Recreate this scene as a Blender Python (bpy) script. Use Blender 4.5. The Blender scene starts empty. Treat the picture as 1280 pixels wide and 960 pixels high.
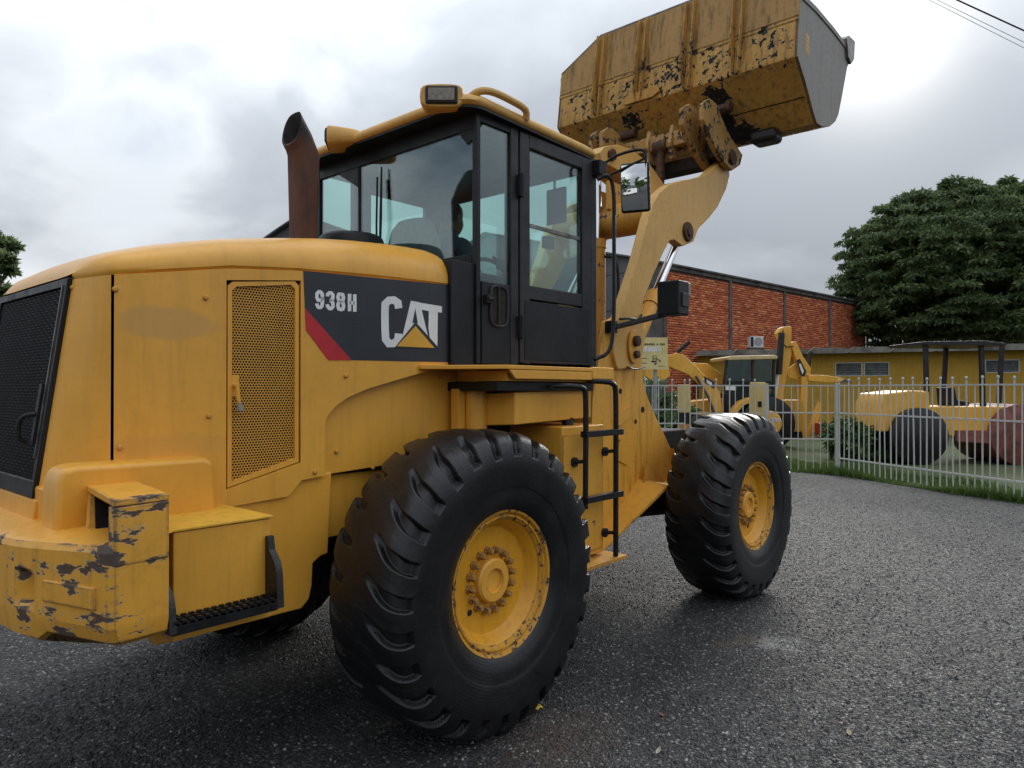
import bpy, bmesh, math, random
import numpy as np
from mathutils import Vector, Matrix
R = math.radians
random.seed(7); rng = np.random.default_rng(7)
scn = bpy.context.scene
COL = scn.collection

# ------------------------------------------------------------------ camera
CAM_LOC = Vector((-2.5657, -3.5537, 1.6625)); CAM_YAW = R(41.3156); CAM_PITCH = R(0.354); F_PX = 893.55
FWD = Vector((math.cos(CAM_YAW)*math.cos(CAM_PITCH), math.sin(CAM_YAW)*math.cos(CAM_PITCH), math.sin(CAM_PITCH)))
RGT = Vector((math.sin(CAM_YAW), -math.cos(CAM_YAW), 0)); UPV = RGT.cross(FWD)
cam_d = bpy.data.cameras.new('camera'); cam = bpy.data.objects.new('camera', cam_d); COL.objects.link(cam)
cam_d.sensor_width = 36; cam_d.lens = 36*F_PX/1280; cam_d.clip_start = .05; cam_d.clip_end = 3000
cam.matrix_world = Matrix(((RGT.x, UPV.x, -FWD.x, CAM_LOC.x), (RGT.y, UPV.y, -FWD.y, CAM_LOC.y), (RGT.z, UPV.z, -FWD.z, CAM_LOC.z), (0, 0, 0, 1)))
scn.camera = cam
def ray(px, py): return FWD + RGT*((px-640)/F_PX) + UPV*((480-py)/F_PX)
def onplane(px, py, ax, v):
    d = ray(px, py); t = (v-CAM_LOC[ax])/d[ax]; return CAM_LOC + d*t
def PX(px, py, x): return onplane(px, py, 0, x)
def PY(px, py, y): return onplane(px, py, 1, y)
def PZ(px, py, z): return onplane(px, py, 2, z)
def BG(px, depth, z=0.0):
    p = CAM_LOC + FWD*depth + RGT*((px-640)/F_PX*depth); p.z = z; return p
def BZ(py, depth): return CAM_LOC.z + (485.5-py)/F_PX*depth

# ------------------------------------------------------------------ sky, sun, exposure
SUN_DIR = ray(1092, 40).normalized()
sun_el = math.asin(SUN_DIR.z); sun_az = math.atan2(SUN_DIR.x, SUN_DIR.y)   # rotation measured from +Y
scn.view_settings.view_transform = 'Standard'; scn.view_settings.look = 'None'
scn.view_settings.exposure = 1.0; scn.view_settings.gamma = 1.0; scn.view_settings.use_curve_mapping = False
scn.cycles.use_denoising = True; scn.cycles.max_bounces = 8; scn.cycles.transparent_max_bounces = 16
scn.cycles.caustics_reflective = False; scn.cycles.caustics_refractive = False; scn.cycles.sample_clamp_indirect = 6
world = bpy.data.worlds.new('World'); scn.world = world; world.use_nodes = True
def build_sky():
    nt = world.node_tree; N = nt.nodes; L = nt.links; N.clear()
    def n(t, **k):
        x = N.new(t)
        for a, b in k.items(): setattr(x, a, b)
        return x
    def m(op, a, b=None, c=None):
        x = n('ShaderNodeMath', operation=op)
        for i, v in enumerate((a, b, c)):
            if v is None: continue
            if isinstance(v, (int, float)): x.inputs[i].default_value = v
            else: L.new(v, x.inputs[i])
        return x.outputs[0]
    tc = n('ShaderNodeTexCoord'); sep = n('ShaderNodeSeparateXYZ'); L.new(tc.outputs['Generated'], sep.inputs[0])
    sky = n('ShaderNodeTexSky', sky_type='NISHITA'); sky.sun_disc = False; sky.sun_elevation = sun_el; sky.sun_rotation = sun_az
    zc = m('MAXIMUM', sep.outputs[2], 0.0); den = m('ADD', zc, 0.42)
    cx = m('DIVIDE', sep.outputs[0], den); cy = m('DIVIDE', sep.outputs[1], den)
    cmb = n('ShaderNodeCombineXYZ'); L.new(cx, cmb.inputs[0]); L.new(cy, cmb.inputs[1])
    def noise(scale, detail, rough, off, dist=0.0):
        mp = n('ShaderNodeMapping'); mp.inputs['Location'].default_value = off; L.new(cmb.outputs[0], mp.inputs[0])
        x = n('ShaderNodeTexNoise'); x.inputs['Scale'].default_value = scale; x.inputs['Detail'].default_value = detail
        x.inputs['Roughness'].default_value = rough; x.inputs['Distortion'].default_value = dist
        L.new(mp.outputs[0], x.inputs['Vector']); return x.outputs['Fac']
    def ramp(fac, stops):
        x = n('ShaderNodeValToRGB'); L.new(fac, x.inputs[0]); e = x.color_ramp.elements
        while len(e) < len(stops): e.new(.5)
        for k, (p, c) in enumerate(stops): e[k].position = p; e[k].color = (*c, 1)
        return x.outputs[0]
    big = noise(.95, 5, .5, SKY_OFF, .3); fine = noise(3.0, 6, .55, (9.1, 2.2, 0), .5)
    mixn = m('ADD', m('MULTIPLY', big, .80), m('MULTIPLY', fine, .20))
    cloud = ramp(mixn, [(.38, (.82, .84, .86)), (.45, (.60, .63, .665)), (.52, (.385, .415, .455)), (.62, (.275, .30, .34))])
    gap = ramp(mixn, [(.405, (.85, .85, .85)), (.47, (0, 0, 0))]); gap = m('MULTIPLY', gap, m('MINIMUM', m('MAXIMUM', m('MULTIPLY', m('SUBTRACT', zc, .12), 5.0), 0.0), 1.0))
    # brightness added toward the unseen zenith, steeper than standard overcast, to light the loader
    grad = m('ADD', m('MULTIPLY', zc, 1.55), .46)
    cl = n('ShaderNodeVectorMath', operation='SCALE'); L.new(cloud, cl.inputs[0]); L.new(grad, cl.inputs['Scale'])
    skl = n('ShaderNodeVectorMath', operation='SCALE'); L.new(sky.outputs[0], skl.inputs[0]); skl.inputs['Scale'].default_value = .054
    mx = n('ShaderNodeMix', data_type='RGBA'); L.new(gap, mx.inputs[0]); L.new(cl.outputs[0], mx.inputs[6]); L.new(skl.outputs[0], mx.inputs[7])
    # the sun behind thin cloud
    dot = n('ShaderNodeVectorMath', operation='DOT_PRODUCT'); L.new(tc.outputs['Generated'], dot.inputs[0]); dot.inputs[1].default_value = SUN_DIR
    d0 = m('MAXIMUM', dot.outputs['Value'], 0.0)
    glow = m('ADD', m('MULTIPLY', m('POWER', d0, 320), .75), m('MULTIPLY', m('POWER', d0, 22), .09))
    thin = m('SUBTRACT', 1.35, mixn); glow = m('MULTIPLY', glow, thin)
    gcol = n('ShaderNodeVectorMath', operation='SCALE'); gcol.inputs[0].default_value = (1, .97, .88); L.new(glow, gcol.inputs['Scale'])
    add = n('ShaderNodeVectorMath', operation='ADD'); L.new(mx.outputs[2], add.inputs[0]); L.new(gcol.outputs[0], add.inputs[1])
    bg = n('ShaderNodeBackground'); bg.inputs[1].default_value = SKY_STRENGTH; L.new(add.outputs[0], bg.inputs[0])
    out = n('ShaderNodeOutputWorld'); L.new(bg.outputs[0], out.inputs[0])
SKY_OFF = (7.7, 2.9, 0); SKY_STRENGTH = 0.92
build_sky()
sun_d = bpy.data.lights.new('sun', 'SUN'); sun_d.energy = 1.2; sun_d.angle = R(25); sun_d.color = (1, .96, .9)
sun = bpy.data.objects.new('sun', sun_d); COL.objects.link(sun); sun.location = SUN_DIR*60
sun.rotation_euler = SUN_DIR.to_track_quat('Z', 'Y').to_euler()

# ------------------------------------------------------------------ helpers
def tag(o, label=None, cat=None, group=None, kind=None):
    if label: o['label'] = label
    if cat: o['category'] = cat
    if group: o['group'] = group
    if kind: o['kind'] = kind
    return o
def empty(name, loc=(0, 0, 0), rz=0, **k):
    o = bpy.data.objects.new(name, None); o.location = loc; o.rotation_euler = (0, 0, rz); o.empty_display_size = .3
    COL.objects.link(o); tag(o, **k); return o
class MB:
    def __init__(s): s.v = []; s.f = []
    def add(s, vs, fs):
        n = len(s.v); s.v += [tuple(v) for v in vs]; s.f += [tuple(i+n for i in f) for f in fs]; return s
    def box(s, x0, x1, y0, y1, z0, z1, M=None):
        vs = [Vector((x, y, z)) for x in (x0, x1) for y in (y0, y1) for z in (z0, z1)]
        if M is not None: vs = [M @ v for v in vs]
        return s.add(vs, [(0, 1, 3, 2), (4, 6, 7, 5), (0, 4, 5, 1), (2, 3, 7, 6), (0, 2, 6, 4), (1, 5, 7, 3)])
    def prism(s, pts, vec):           # planar polygon of 3D points swept by vec
        n = len(pts); pts = [Vector(p) for p in pts]; vec = Vector(vec)
        vs = pts + [p+vec for p in pts]
        nrm = sum(((pts[i]-pts[0]).cross(pts[(i+1) % n]-pts[0]) for i in range(1, n-1)), Vector())
        a, b = tuple(range(n)), tuple(range(2*n-1, n-1, -1)); sd = [(i, i+n, (i+1) % n+n, (i+1) % n) for i in range(n)]
        if nrm.dot(vec) > 0:
            a, b = a[::-1], b[::-1]; sd = [f[::-1] for f in sd]
        return s.add(vs, [a, b]+sd)
    def plate(s, xz, y0, y1):         # polygon in x,z swept from y0 to y1
        return s.prism([(x, y0, z) for x, z in xz], (0, y1-y0, 0))
    def tube(s, path, r, n=10, cap=True, closed=False):
        P = [Vector(p) for p in path]; k = len(P); rs = r if isinstance(r, (list, tuple)) else [r]*k
        T = []
        for i in range(k):
            a = P[(i-1) % k] if (closed or i > 0) else P[i]; b = P[(i+1) % k] if (closed or i < k-1) else P[i]
            T.append((b-a).normalized())
        u = T[0].orthogonal().normalized(); vs = []
        for i in range(k):
            if i: u = (u - T[i]*u.dot(T[i])).normalized()
            w = T[i].cross(u)
            vs += [P[i] + (u*math.cos(2*math.pi*j/n) + w*math.sin(2*math.pi*j/n))*rs[i] for j in range(n)]
        fs = []
        for i in range(k if closed else k-1):
            a, b = i*n, ((i+1) % k)*n
            fs += [(a+j, a+(j+1) % n, b+(j+1) % n, b+j) for j in range(n)]
        if cap and not closed: fs += [tuple(range(n))[::-1], tuple(range((k-1)*n, k*n))]
        return s.add(vs, fs)
    def cyl(s, p0, p1, r, n=20): return s.tube([p0, p1], r, n)
    def lathe(s, prof, c, axis='y', n=48, close=False):   # prof: (offset along axis, radius)
        c = Vector(c); vs = []
        for (o, r) in prof:
            for j in range(n):
                a = 2*math.pi*j/n
                if axis == 'y': vs.append(c+Vector((r*math.cos(a), o, r*math.sin(a))))
                elif axis == 'z': vs.append(c+Vector((r*math.cos(a), r*math.sin(a), o)))
                else: vs.append(c+Vector((o, r*math.cos(a), r*math.sin(a))))
        fs = []; k = len(prof)
        for i in range(k if close else k-1):
            a, b = i*n, ((i+1) % k)*n
            for j in range(n):
                q = (a+j, b+j, b+(j+1) % n, a+(j+1) % n); fs.append(q if axis != 'z' else q[::-1])
        return s.add(vs, fs)
    def grid(s, rows):                # rows of equal length lists of points
        n = len(rows[0]); vs = [p for r in rows for p in r]
        fs = [(i*n+j, i*n+j+1, (i+1)*n+j+1, (i+1)*n+j) for i in range(len(rows)-1) for j in range(n-1)]
        return s.add(vs, fs)
    def mesh(s, name, mat=None, smooth=35):
        me = bpy.data.meshes.new(name); me.from_pydata(s.v, [], s.f); me.update()
        bm = bmesh.new(); bm.from_mesh(me); bmesh.ops.remove_doubles(bm, verts=bm.verts, dist=1e-5)
        bmesh.ops.recalc_face_normals(bm, faces=bm.faces); bm.to_mesh(me); bm.free()
        if smooth:
            me.polygons.foreach_set('use_smooth', [True]*len(me.polygons)); me.set_sharp_from_angle(angle=R(smooth))
        if mat: me.materials.append(mat)
        return me
    def build(s, name, mat, parent=None, bevel=0, smooth=35, solid=0, seg=2, **k):
        o = bpy.data.objects.new(name, s.mesh(name, mat, smooth)); COL.objects.link(o)
        if parent: o.parent = parent
        if solid:
            md = o.modifiers.new('solid', 'SOLIDIFY'); md.thickness = solid; md.offset = -1
        if bevel:
            md = o.modifiers.new('bevel', 'BEVEL'); md.width = bevel; md.segments = seg; md.limit_method = 'ANGLE'; md.angle_limit = R(32); md.harden_normals = True
        tag(o, **k); return o
def lerp(x, tab):
    if x <= tab[0][0]: return tab[0][1]
    for (a, p), (b, q) in zip(tab, tab[1:]):
        if x <= b: return p+(q-p)*(x-a)/(b-a)
    return tab[-1][1]
def smoothpath(pts, it=2):            # corner-cutting that keeps the ends
    P = [Vector(p) for p in pts]
    for _ in range(it):
        Q = [P[0]]
        for a, b in zip(P, P[1:]): Q += [a*.75+b*.25, a*.25+b*.75]
        P = Q+[P[-1]]
    return P

# ------------------------------------------------------------------ materials
def newmat(name):
    m = bpy.data.materials.new(name); m.use_nodes = True; nt = m.node_tree
    return m, nt.nodes, nt.links, nt.nodes['Principled BSDF']
def nmath(N, L, op, a, b=None, clamp=False):
    x = N.new('ShaderNodeMath'); x.operation = op; x.use_clamp = clamp
    for i, v in enumerate((a, b)):
        if v is None: continue
        if isinstance(v, (int, float)): x.inputs[i].default_value = v
        else: L.new(v, x.inputs[i])
    return x.outputs[0]
def nnoise(N, L, scale, detail=4, rough=.55, vec=None, stretch=None, loc=None, dist=0):
    x = N.new('ShaderNodeTexNoise'); x.inputs['Scale'].default_value = scale; x.inputs['Detail'].default_value = detail
    x.inputs['Roughness'].default_value = rough; x.inputs['Distortion'].default_value = dist
    if vec is None: vec = N.new('ShaderNodeTexCoord').outputs['Object']
    if stretch or loc:
        mp = N.new('ShaderNodeMapping'); L.new(vec, mp.inputs[0])
        if stretch: mp.inputs['Scale'].default_value = stretch
        if loc: mp.inputs['Location'].default_value = loc
        vec = mp.outputs[0]
    L.new(vec, x.inputs['Vector']); return x.outputs['Fac']
def nramp(N, L, fac, stops, interp='LINEAR'):
    x = N.new('ShaderNodeValToRGB'); x.color_ramp.interpolation = interp; L.new(fac, x.inputs[0]); e = x.color_ramp.elements
    while len(e) < len(stops): e.new(.5)
    for k, (p, c) in enumerate(stops):
        e[k].position = p; e[k].color = (c, c, c, 1) if isinstance(c, (int, float)) else (*c, 1)
    return x.outputs[0]
def nmix(N, L, fac, a, b):
    x = N.new('ShaderNodeMix'); x.data_type = 'RGBA'
    if isinstance(fac, (int, float)): x.inputs[0].default_value = fac
    else: L.new(fac, x.inputs[0])
    for i, v in ((6, a), (7, b)):
        if isinstance(v, tuple): x.inputs[i].default_value = (*v, 1)
        else: L.new(v, x.inputs[i])
    return x.outputs[2]
def nbump(N, L, h, strength, dist, bsdf):
    x = N.new('ShaderNodeBump'); x.inputs['Strength'].default_value = strength; x.inputs['Distance'].default_value = dist
    L.new(h, x.inputs['Height']); L.new(x.outputs[0], bsdf.inputs['Normal']); return x
def plain(name, col, rough=.5, metal=0, var=.08, scale=12, bump=0, spec=.5, coat=0):
    m, N, L, b = newmat(name)
    f = nnoise(N, L, scale, 5, .6)
    c2 = tuple(max(0, c*(1-var*3)) for c in col); c1 = tuple(min(1, c*(1+var)) for c in col)
    L.new(nramp(N, L, f, [(.3, c2), (.62, c1)]), b.inputs['Base Color'])
    L.new(nramp(N, L, nnoise(N, L, scale*2.3, 4), [(.3, max(.02, rough-.1)), (.7, min(1, rough+.12))]), b.inputs['Roughness'])
    b.inputs['Metallic'].default_value = metal; b.inputs['Specular IOR Level'].default_value = spec; b.inputs['Coat Weight'].default_value = coat
    if bump: nbump(N, L, nnoise(N, L, scale*6, 3), bump, .002, b)
    return m
def paint(name, col, chip=.0, chipscale=9, rough=.38, grime=.25, spots=(), chipcol=((.05, .035, .025), (.16, .07, .03)), streak=.5, lines=0, aniso=None, smudge=(), edge=0, scrape=0, coat=0):
    """enamel paint: slight fading, rain streaks, chips down to rust; spots = (point, radius, gain) where the wear gathers"""
    m, N, L, b = newmat(name); tc = N.new('ShaderNodeTexCoord').outputs['Object']
    f = nnoise(N, L, 2.6, 4, .6, tc)
    base = nmix(N, L, nramp(N, L, f, [(.3, 0.), (.7, 1.)]), tuple(c*.90 for c in col), tuple(min(1, c*1.06) for c in col))
    st = nnoise(N, L, 6, 5, .65, tc, stretch=(3.2, 3.2, .32))
    base = nmix(N, L, nmath(N, L, 'MULTIPLY', nramp(N, L, st, [(.5, 0.), (.78, 1.)]), grime*streak*2), base, (.16, .085, .03))
    if smudge:
        for (p, ex_, col2, amt) in smudge:
            mp = N.new('ShaderNodeMapping'); mp.vector_type = 'TEXTURE'; mp.inputs['Location'].default_value = p; mp.inputs['Scale'].default_value = ex_; L.new(tc, mp.inputs[0])
            ln = N.new('ShaderNodeVectorMath'); ln.operation = 'LENGTH'; L.new(mp.outputs[0], ln.inputs[0])
            d = nmath(N, L, 'ADD', ln.outputs['Value'], nmath(N, L, 'MULTIPLY', nmath(N, L, 'SUBTRACT', nnoise(N, L, 7, 4, .6, tc), .5), .9))
            base = nmix(N, L, nmath(N, L, 'MULTIPLY', nramp(N, L, d, [(.75, 1.), (1.05, 0.)]), amt), base, col2)
        scn_ = nnoise(N, L, 3.0, 8, .8, tc, stretch=(5, 5, 60)); scm = nnoise(N, L, 2.2, 3, .5, tc, loc=(5, 5, 5))
        sc_ = nmath(N, L, 'MULTIPLY', nramp(N, L, scn_, [(.70, 0.), (.725, 1.)]), nramp(N, L, scm, [(.52, 0.), (.6, 1.)])); base = nmix(N, L, nmath(N, L, 'MULTIPLY', sc_, .6), base, (.55, .45, .28))
    gr = nnoise(N, L, 30, 6, .7, tc)
    base = nmix(N, L, nmath(N, L, 'MULTIPLY', nramp(N, L, gr, [(.52, 0.), (.75, 1.)]), grime), base, (.20, .12, .05))
    rg = nmath(N, L, 'ADD', nmath(N, L, 'MULTIPLY', gr, .28), rough-.14)
    if chip > 0 or spots:
        ch = nnoise(N, L, chipscale, 9, .66, tc, stretch=aniso, dist=.25); brk = nmath(N, L, 'ADD', nmath(N, L, 'MULTIPLY', nnoise(N, L, chipscale*1.9, 6, .7, tc, stretch=aniso, loc=(3.1, 1.7, .4)), 1.5), .25)
        thr = None
        for (p, r, g) in spots:
            vd = N.new('ShaderNodeVectorMath'); vd.operation = 'DISTANCE'; L.new(tc, vd.inputs[0]); vd.inputs[1].default_value = p
            w = nmath(N, L, 'MULTIPLY', nmath(N, L, 'SUBTRACT', 1.0, nmath(N, L, 'DIVIDE', vd.outputs['Value'], r), True), g)
            thr = w if thr is None else nmath(N, L, 'MAXIMUM', thr, w)
        v = ch if thr is None else nmath(N, L, 'ADD', ch, nmath(N, L, 'MULTIPLY', thr, brk))
        if edge:
            bv = N.new('ShaderNodeBevel'); bv.samples = 4; bv.inputs['Radius'].default_value = .022; ge = N.new('ShaderNodeNewGeometry')
            dt = N.new('ShaderNodeVectorMath'); dt.operation = 'DOT_PRODUCT'; L.new(bv.outputs[0], dt.inputs[0]); L.new(ge.outputs['Normal'], dt.inputs[1])
            em = nmath(N, L, 'MULTIPLY', nmath(N, L, 'SUBTRACT', 1.0, dt.outputs['Value'], True), edge, True)
            v = nmath(N, L, 'ADD', v, nmath(N, L, 'MULTIPLY', em, nmath(N, L, 'MULTIPLY', brk, .30)))
        if lines:
            ln = nnoise(N, L, lines, 4, .6, tc, stretch=(.25, .25, 4.0)); v = nmath(N, L, 'ADD', v, nmath(N, L, 'MULTIPLY', nmath(N, L, 'SUBTRACT', ln, .5), .22))
        t0 = .72-chip*.3
        mask = nramp(N, L, v, [(t0, 0.), (t0+.018, 1.)])
        edge = nramp(N, L, v, [(t0-.03, 0.), (t0, 1.)])
        cc = nmix(N, L, nramp(N, L, nnoise(N, L, 22, 5, .6, tc), [(.4, 0.), (.62, 1.)]), chipcol[0], chipcol[1])
        base = nmix(N, L, nmath(N, L, 'MULTIPLY', edge, .45), base, (.62, .50, .30))
        if scrape:
            s1 = nnoise(N, L, 2.4, 9, .8, tc, stretch=(1.1, 1.1, 26)); s2 = nnoise(N, L, 5, 4, .6, tc, loc=(8, 1, 2))
            sm = nmath(N, L, 'MULTIPLY', nramp(N, L, s1, [(.63, 0.), (.66, 1.)]), nramp(N, L, nmath(N, L, 'ADD', s2, nmath(N, L, 'MULTIPLY', thr, .5) if thr is not None else 0.0), [(.55, 0.), (.66, 1.)]))
            cc = nmix(N, L, nmath(N, L, 'MULTIPLY', sm, .8), cc, (.34, .32, .29)); base = nmix(N, L, nmath(N, L, 'MULTIPLY', sm, scrape), base, (.42, .37, .28))
        base = nmix(N, L, mask, base, cc); rg = nmath(N, L, 'ADD', rg, nmath(N, L, 'MULTIPLY', mask, .3))
        nbump(N, L, nmath(N, L, 'MULTIPLY', mask, -1.0), .6, .003, b)
    else: nbump(N, L, nnoise(N, L, 5, 2, .5, tc), .10, .006, b)
    L.new(base, b.inputs['Base Color']); L.new(rg, b.inputs['Roughness']); b.inputs['Specular IOR Level'].default_value = .42; b.inputs['Coat Weight'].default_value = coat; b.inputs['Coat Roughness'].default_value = .18
    return m
YEL = (.78, .382, .048)
M = {}
M['yel'] = paint('yellow_enamel', YEL, chip=.0, grime=.13, streak=.7, rough=.36, coat=.10)
M['yel_side'] = paint('yellow_side_cover', YEL, grime=.14, streak=.8, rough=.36, coat=.10, smudge=[(PY(212, 404, -.71), (.21, .4, .072), (.56, .31, .085), .7), (PY(225, 556, -.71), (.30, .4, .05), (.62, .33, .07), .4)])
M['yel_chip'] = paint('yellow_enamel_chipped', YEL, chip=.14, chipscale=14, grime=.28, edge=2.0)
M['yel_arm'] = paint('yellow_enamel_dusty', (.70, .40, .105), chip=.05, chipscale=9, grime=.3, rough=.5, edge=2.0)
M['yel_rust'] = paint('yellow_enamel_rusting', (.58, .29, .04), chip=.34, chipscale=17, grime=.55, rough=.5)
M['yel_step'] = paint('yellow_nonslip', (.76, .42, .04), chip=.16, chipscale=40, grime=.35, rough=.7)
M['yel_rim'] = paint('yellow_rim', (.74, .35, .02), chip=.12, chipscale=14, grime=.32, rough=.36)
M['yel_flange'] = paint('yellow_rim_flange', (.64, .31, .024), chip=.54, chipscale=26, grime=.5, rough=.5, chipcol=((.07, .035, .015), (.2, .085, .025)))
M['nut'] = paint('rusty_wheel_nut', (.40, .20, .035), chip=.62, chipscale=30, grime=.7, rough=.55, chipcol=((.06, .03, .015), (.14, .06, .025)))
M['yel_lite'] = paint('yellow_faded_top', (.72, .50, .24), grime=.25, rough=.45)
M['black'] = plain('black_cab_paint', (.011, .012, .0145), .45, spec=.3, var=.18, scale=5, bump=.05)
M['post'] = plain('grey_black_frame', (.026, .0245, .027), .42, spec=.3, var=.15, scale=7)
M['tube'] = plain('black_tube', (.012, .012, .013), .38, spec=.3, var=.2, scale=20)
M['plastic'] = plain('black_plastic', (.014, .015, .017), .5, spec=.3, var=.12, scale=30, bump=.1)
M['dark'] = plain('near_black_fill', (.018, .013, .010), .85, var=.25, scale=14, bump=.4)  # near-black; doubles as painted shade inside gaps, holes and the unlit room
M['grease'] = plain('black_grease', (.012, .010, .009), .45, var=.25, scale=25, bump=.8)
M['steel'] = plain('worn_steel', (.20, .19, .18), .42, .85, var=.2, scale=18, bump=.2)
M['sideplate'] = paint('bucket_side_scuffed', (.23, .215, .19), chip=.18, chipscale=9, grime=.5, rough=.55, chipcol=((.09, .08, .07), (.28, .15, .05)))
def stack_mat():
    m, N, L, b = newmat('rusty_stack'); tc = N.new('ShaderNodeTexCoord').outputs['Object']; sp = N.new('ShaderNodeSeparateXYZ'); L.new(tc, sp.inputs[0])
    c = nramp(N, L, nnoise(N, L, 9, 6, .65, tc, stretch=(1, 1, .4)), [(.3, (.045, .020, .014)), (.6, (.105, .042, .023)), (.8, (.15, .07, .04))])
    soot = nmath(N, L, 'ADD', sp.outputs[2], nmath(N, L, 'MULTIPLY', nnoise(N, L, 12, 5, .6, tc), .16)); c = nmix(N, L, nramp(N, L, nmath(N, L, 'SUBTRACT', soot, 2.6), [(.46, 0.), (.56, 1.)]), c, (.010, .009, .009))
    L.new(c, b.inputs['Base Color']); b.inputs['Roughness'].default_value = .75; nbump(N, L, nnoise(N, L, 40, 5, .6, tc), .3, .003, b); return m
M['rust'] = stack_mat()
M['rustpin'] = plain('rusty_pin', (.09, .042, .022), .75, .1, var=.3, scale=30, bump=.6)
m, N, L, b = newmat('chrome_rod'); b.inputs['Base Color'].default_value = (.75, .76, .78, 1); b.inputs['Metallic'].default_value = 1; b.inputs['Roughness'].default_value = .07; M['chrome'] = m
m, N, L, b = newmat('mirror_glass'); b.inputs['Base Color'].default_value = (.86, .88, .88, 1); b.inputs['Metallic'].default_value = 1; b.inputs['Roughness'].default_value = .015; M['mirror'] = m
M['decal'] = plain('charcoal_decal', (.020, .023, .031), .34, var=.1, scale=4)
M['white'] = plain('white_lettering', (.78, .78, .76), .4, var=.03)
M['red'] = plain('red_decal', (.50, .014, .022), .38, var=.06)
M['tri'] = plain('yellow_decal', (.72, .37, .035), .4, var=.03)
M['lens'] = plain('amber_grey_lens', (.22, .19, .15), .12, var=.15, scale=40)
M['seat'] = plain('grey_seat_cover', (.17, .167, .16), .9, var=.08, scale=22, bump=.3)
M['skin'] = plain('skin', (.30, .155, .095), .55, var=.05)
M['hair'] = plain('black_hair', (.008, .007, .007), .6, var=.2, scale=60, bump=.5)
M['shirt'] = plain('blue_shirt', (.035, .085, .13), .85, var=.1, scale=14, bump=.3)
M['denim'] = plain('dark_trousers', (.03, .035, .05), .9, var=.1)
def glass(name, tint, refl=1.0):
    m = bpy.data.materials.new(name); m.use_nodes = True; N = m.node_tree.nodes; L = m.node_tree.links; N.clear()
    t = N.new('ShaderNodeBsdfTransparent'); t.inputs[0].default_value = (*tint, 1)
    g = N.new('ShaderNodeBsdfGlossy'); g.inputs['Roughness'].default_value = .01; g.inputs[0].default_value = (.95, .98, 1, 1)
    lw = N.new('ShaderNodeLayerWeight'); lw.inputs[0].default_value = .5
    mm = nmath(N, L, 'ADD', nmath(N, L, 'MULTIPLY', nmath(N, L, 'POWER', lw.outputs['Facing'], 4.0), .8), refl, True)
    mx = N.new('ShaderNodeMixShader'); L.new(mm, mx.inputs[0]); L.new(t.outputs[0], mx.inputs[1]); L.new(g.outputs[0], mx.inputs[2])
    o = N.new('ShaderNodeOutputMaterial'); L.new(mx.outputs[0], o.inputs[0]); return m
M['glass'] = glass('green_tinted_glass', (.82, .95, .92), .10)
M['glass_dark'] = glass('dark_far_glass', (.35, .5, .45), .08)
def rubber():
    m, N, L, b = newmat('tyre_rubber'); tc = N.new('ShaderNodeTexCoord').outputs['Object']
    f = nnoise(N, L, 5, 6, .65, tc); s = nnoise(N, L, 9, 6, .7, tc, stretch=(1, 3, 1))
    c = nramp(N, L, f, [(.3, (.0055, .0058, .0065)), (.6, (.011, .0115, .013)), (.8, (.022, .0215, .021))])
    c = nmix(N, L, nmath(N, L, 'MULTIPLY', nramp(N, L, s, [(.58, 0.), (.76, 1.)]), .35), c, (.075, .045, .022))
    L.new(c, b.inputs['Base Color']); L.new(nramp(N, L, f, [(.3, .24), (.7, .42)]), b.inputs['Roughness'])
    b.inputs['Specular IOR Level'].default_value = .42
    sepo = N.new('ShaderNodeSeparateXYZ'); L.new(tc, sepo.inputs[0]); rad = nmath(N, L, 'SQRT', nmath(N, L, 'ADD', nmath(N, L, 'MULTIPLY', sepo.outputs[0], sepo.outputs[0]), nmath(N, L, 'MULTIPLY', sepo.outputs[2], sepo.outputs[2])))
    rings = nmath(N, L, 'MULTIPLY', nmath(N, L, 'SINE', nmath(N, L, 'MULTIPLY', rad, 420)), nramp(N, L, nnoise(N, L, 2.5, 2, .5, tc), [(.4, 0.), (.6, 1.)]))
    nbump(N, L, nmath(N, L, 'ADD', nnoise(N, L, 38, 8, .75, tc), nmath(N, L, 'MULTIPLY', rings, .10)), .45, .005, b); return m
M['rubber'] = rubber()

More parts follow.
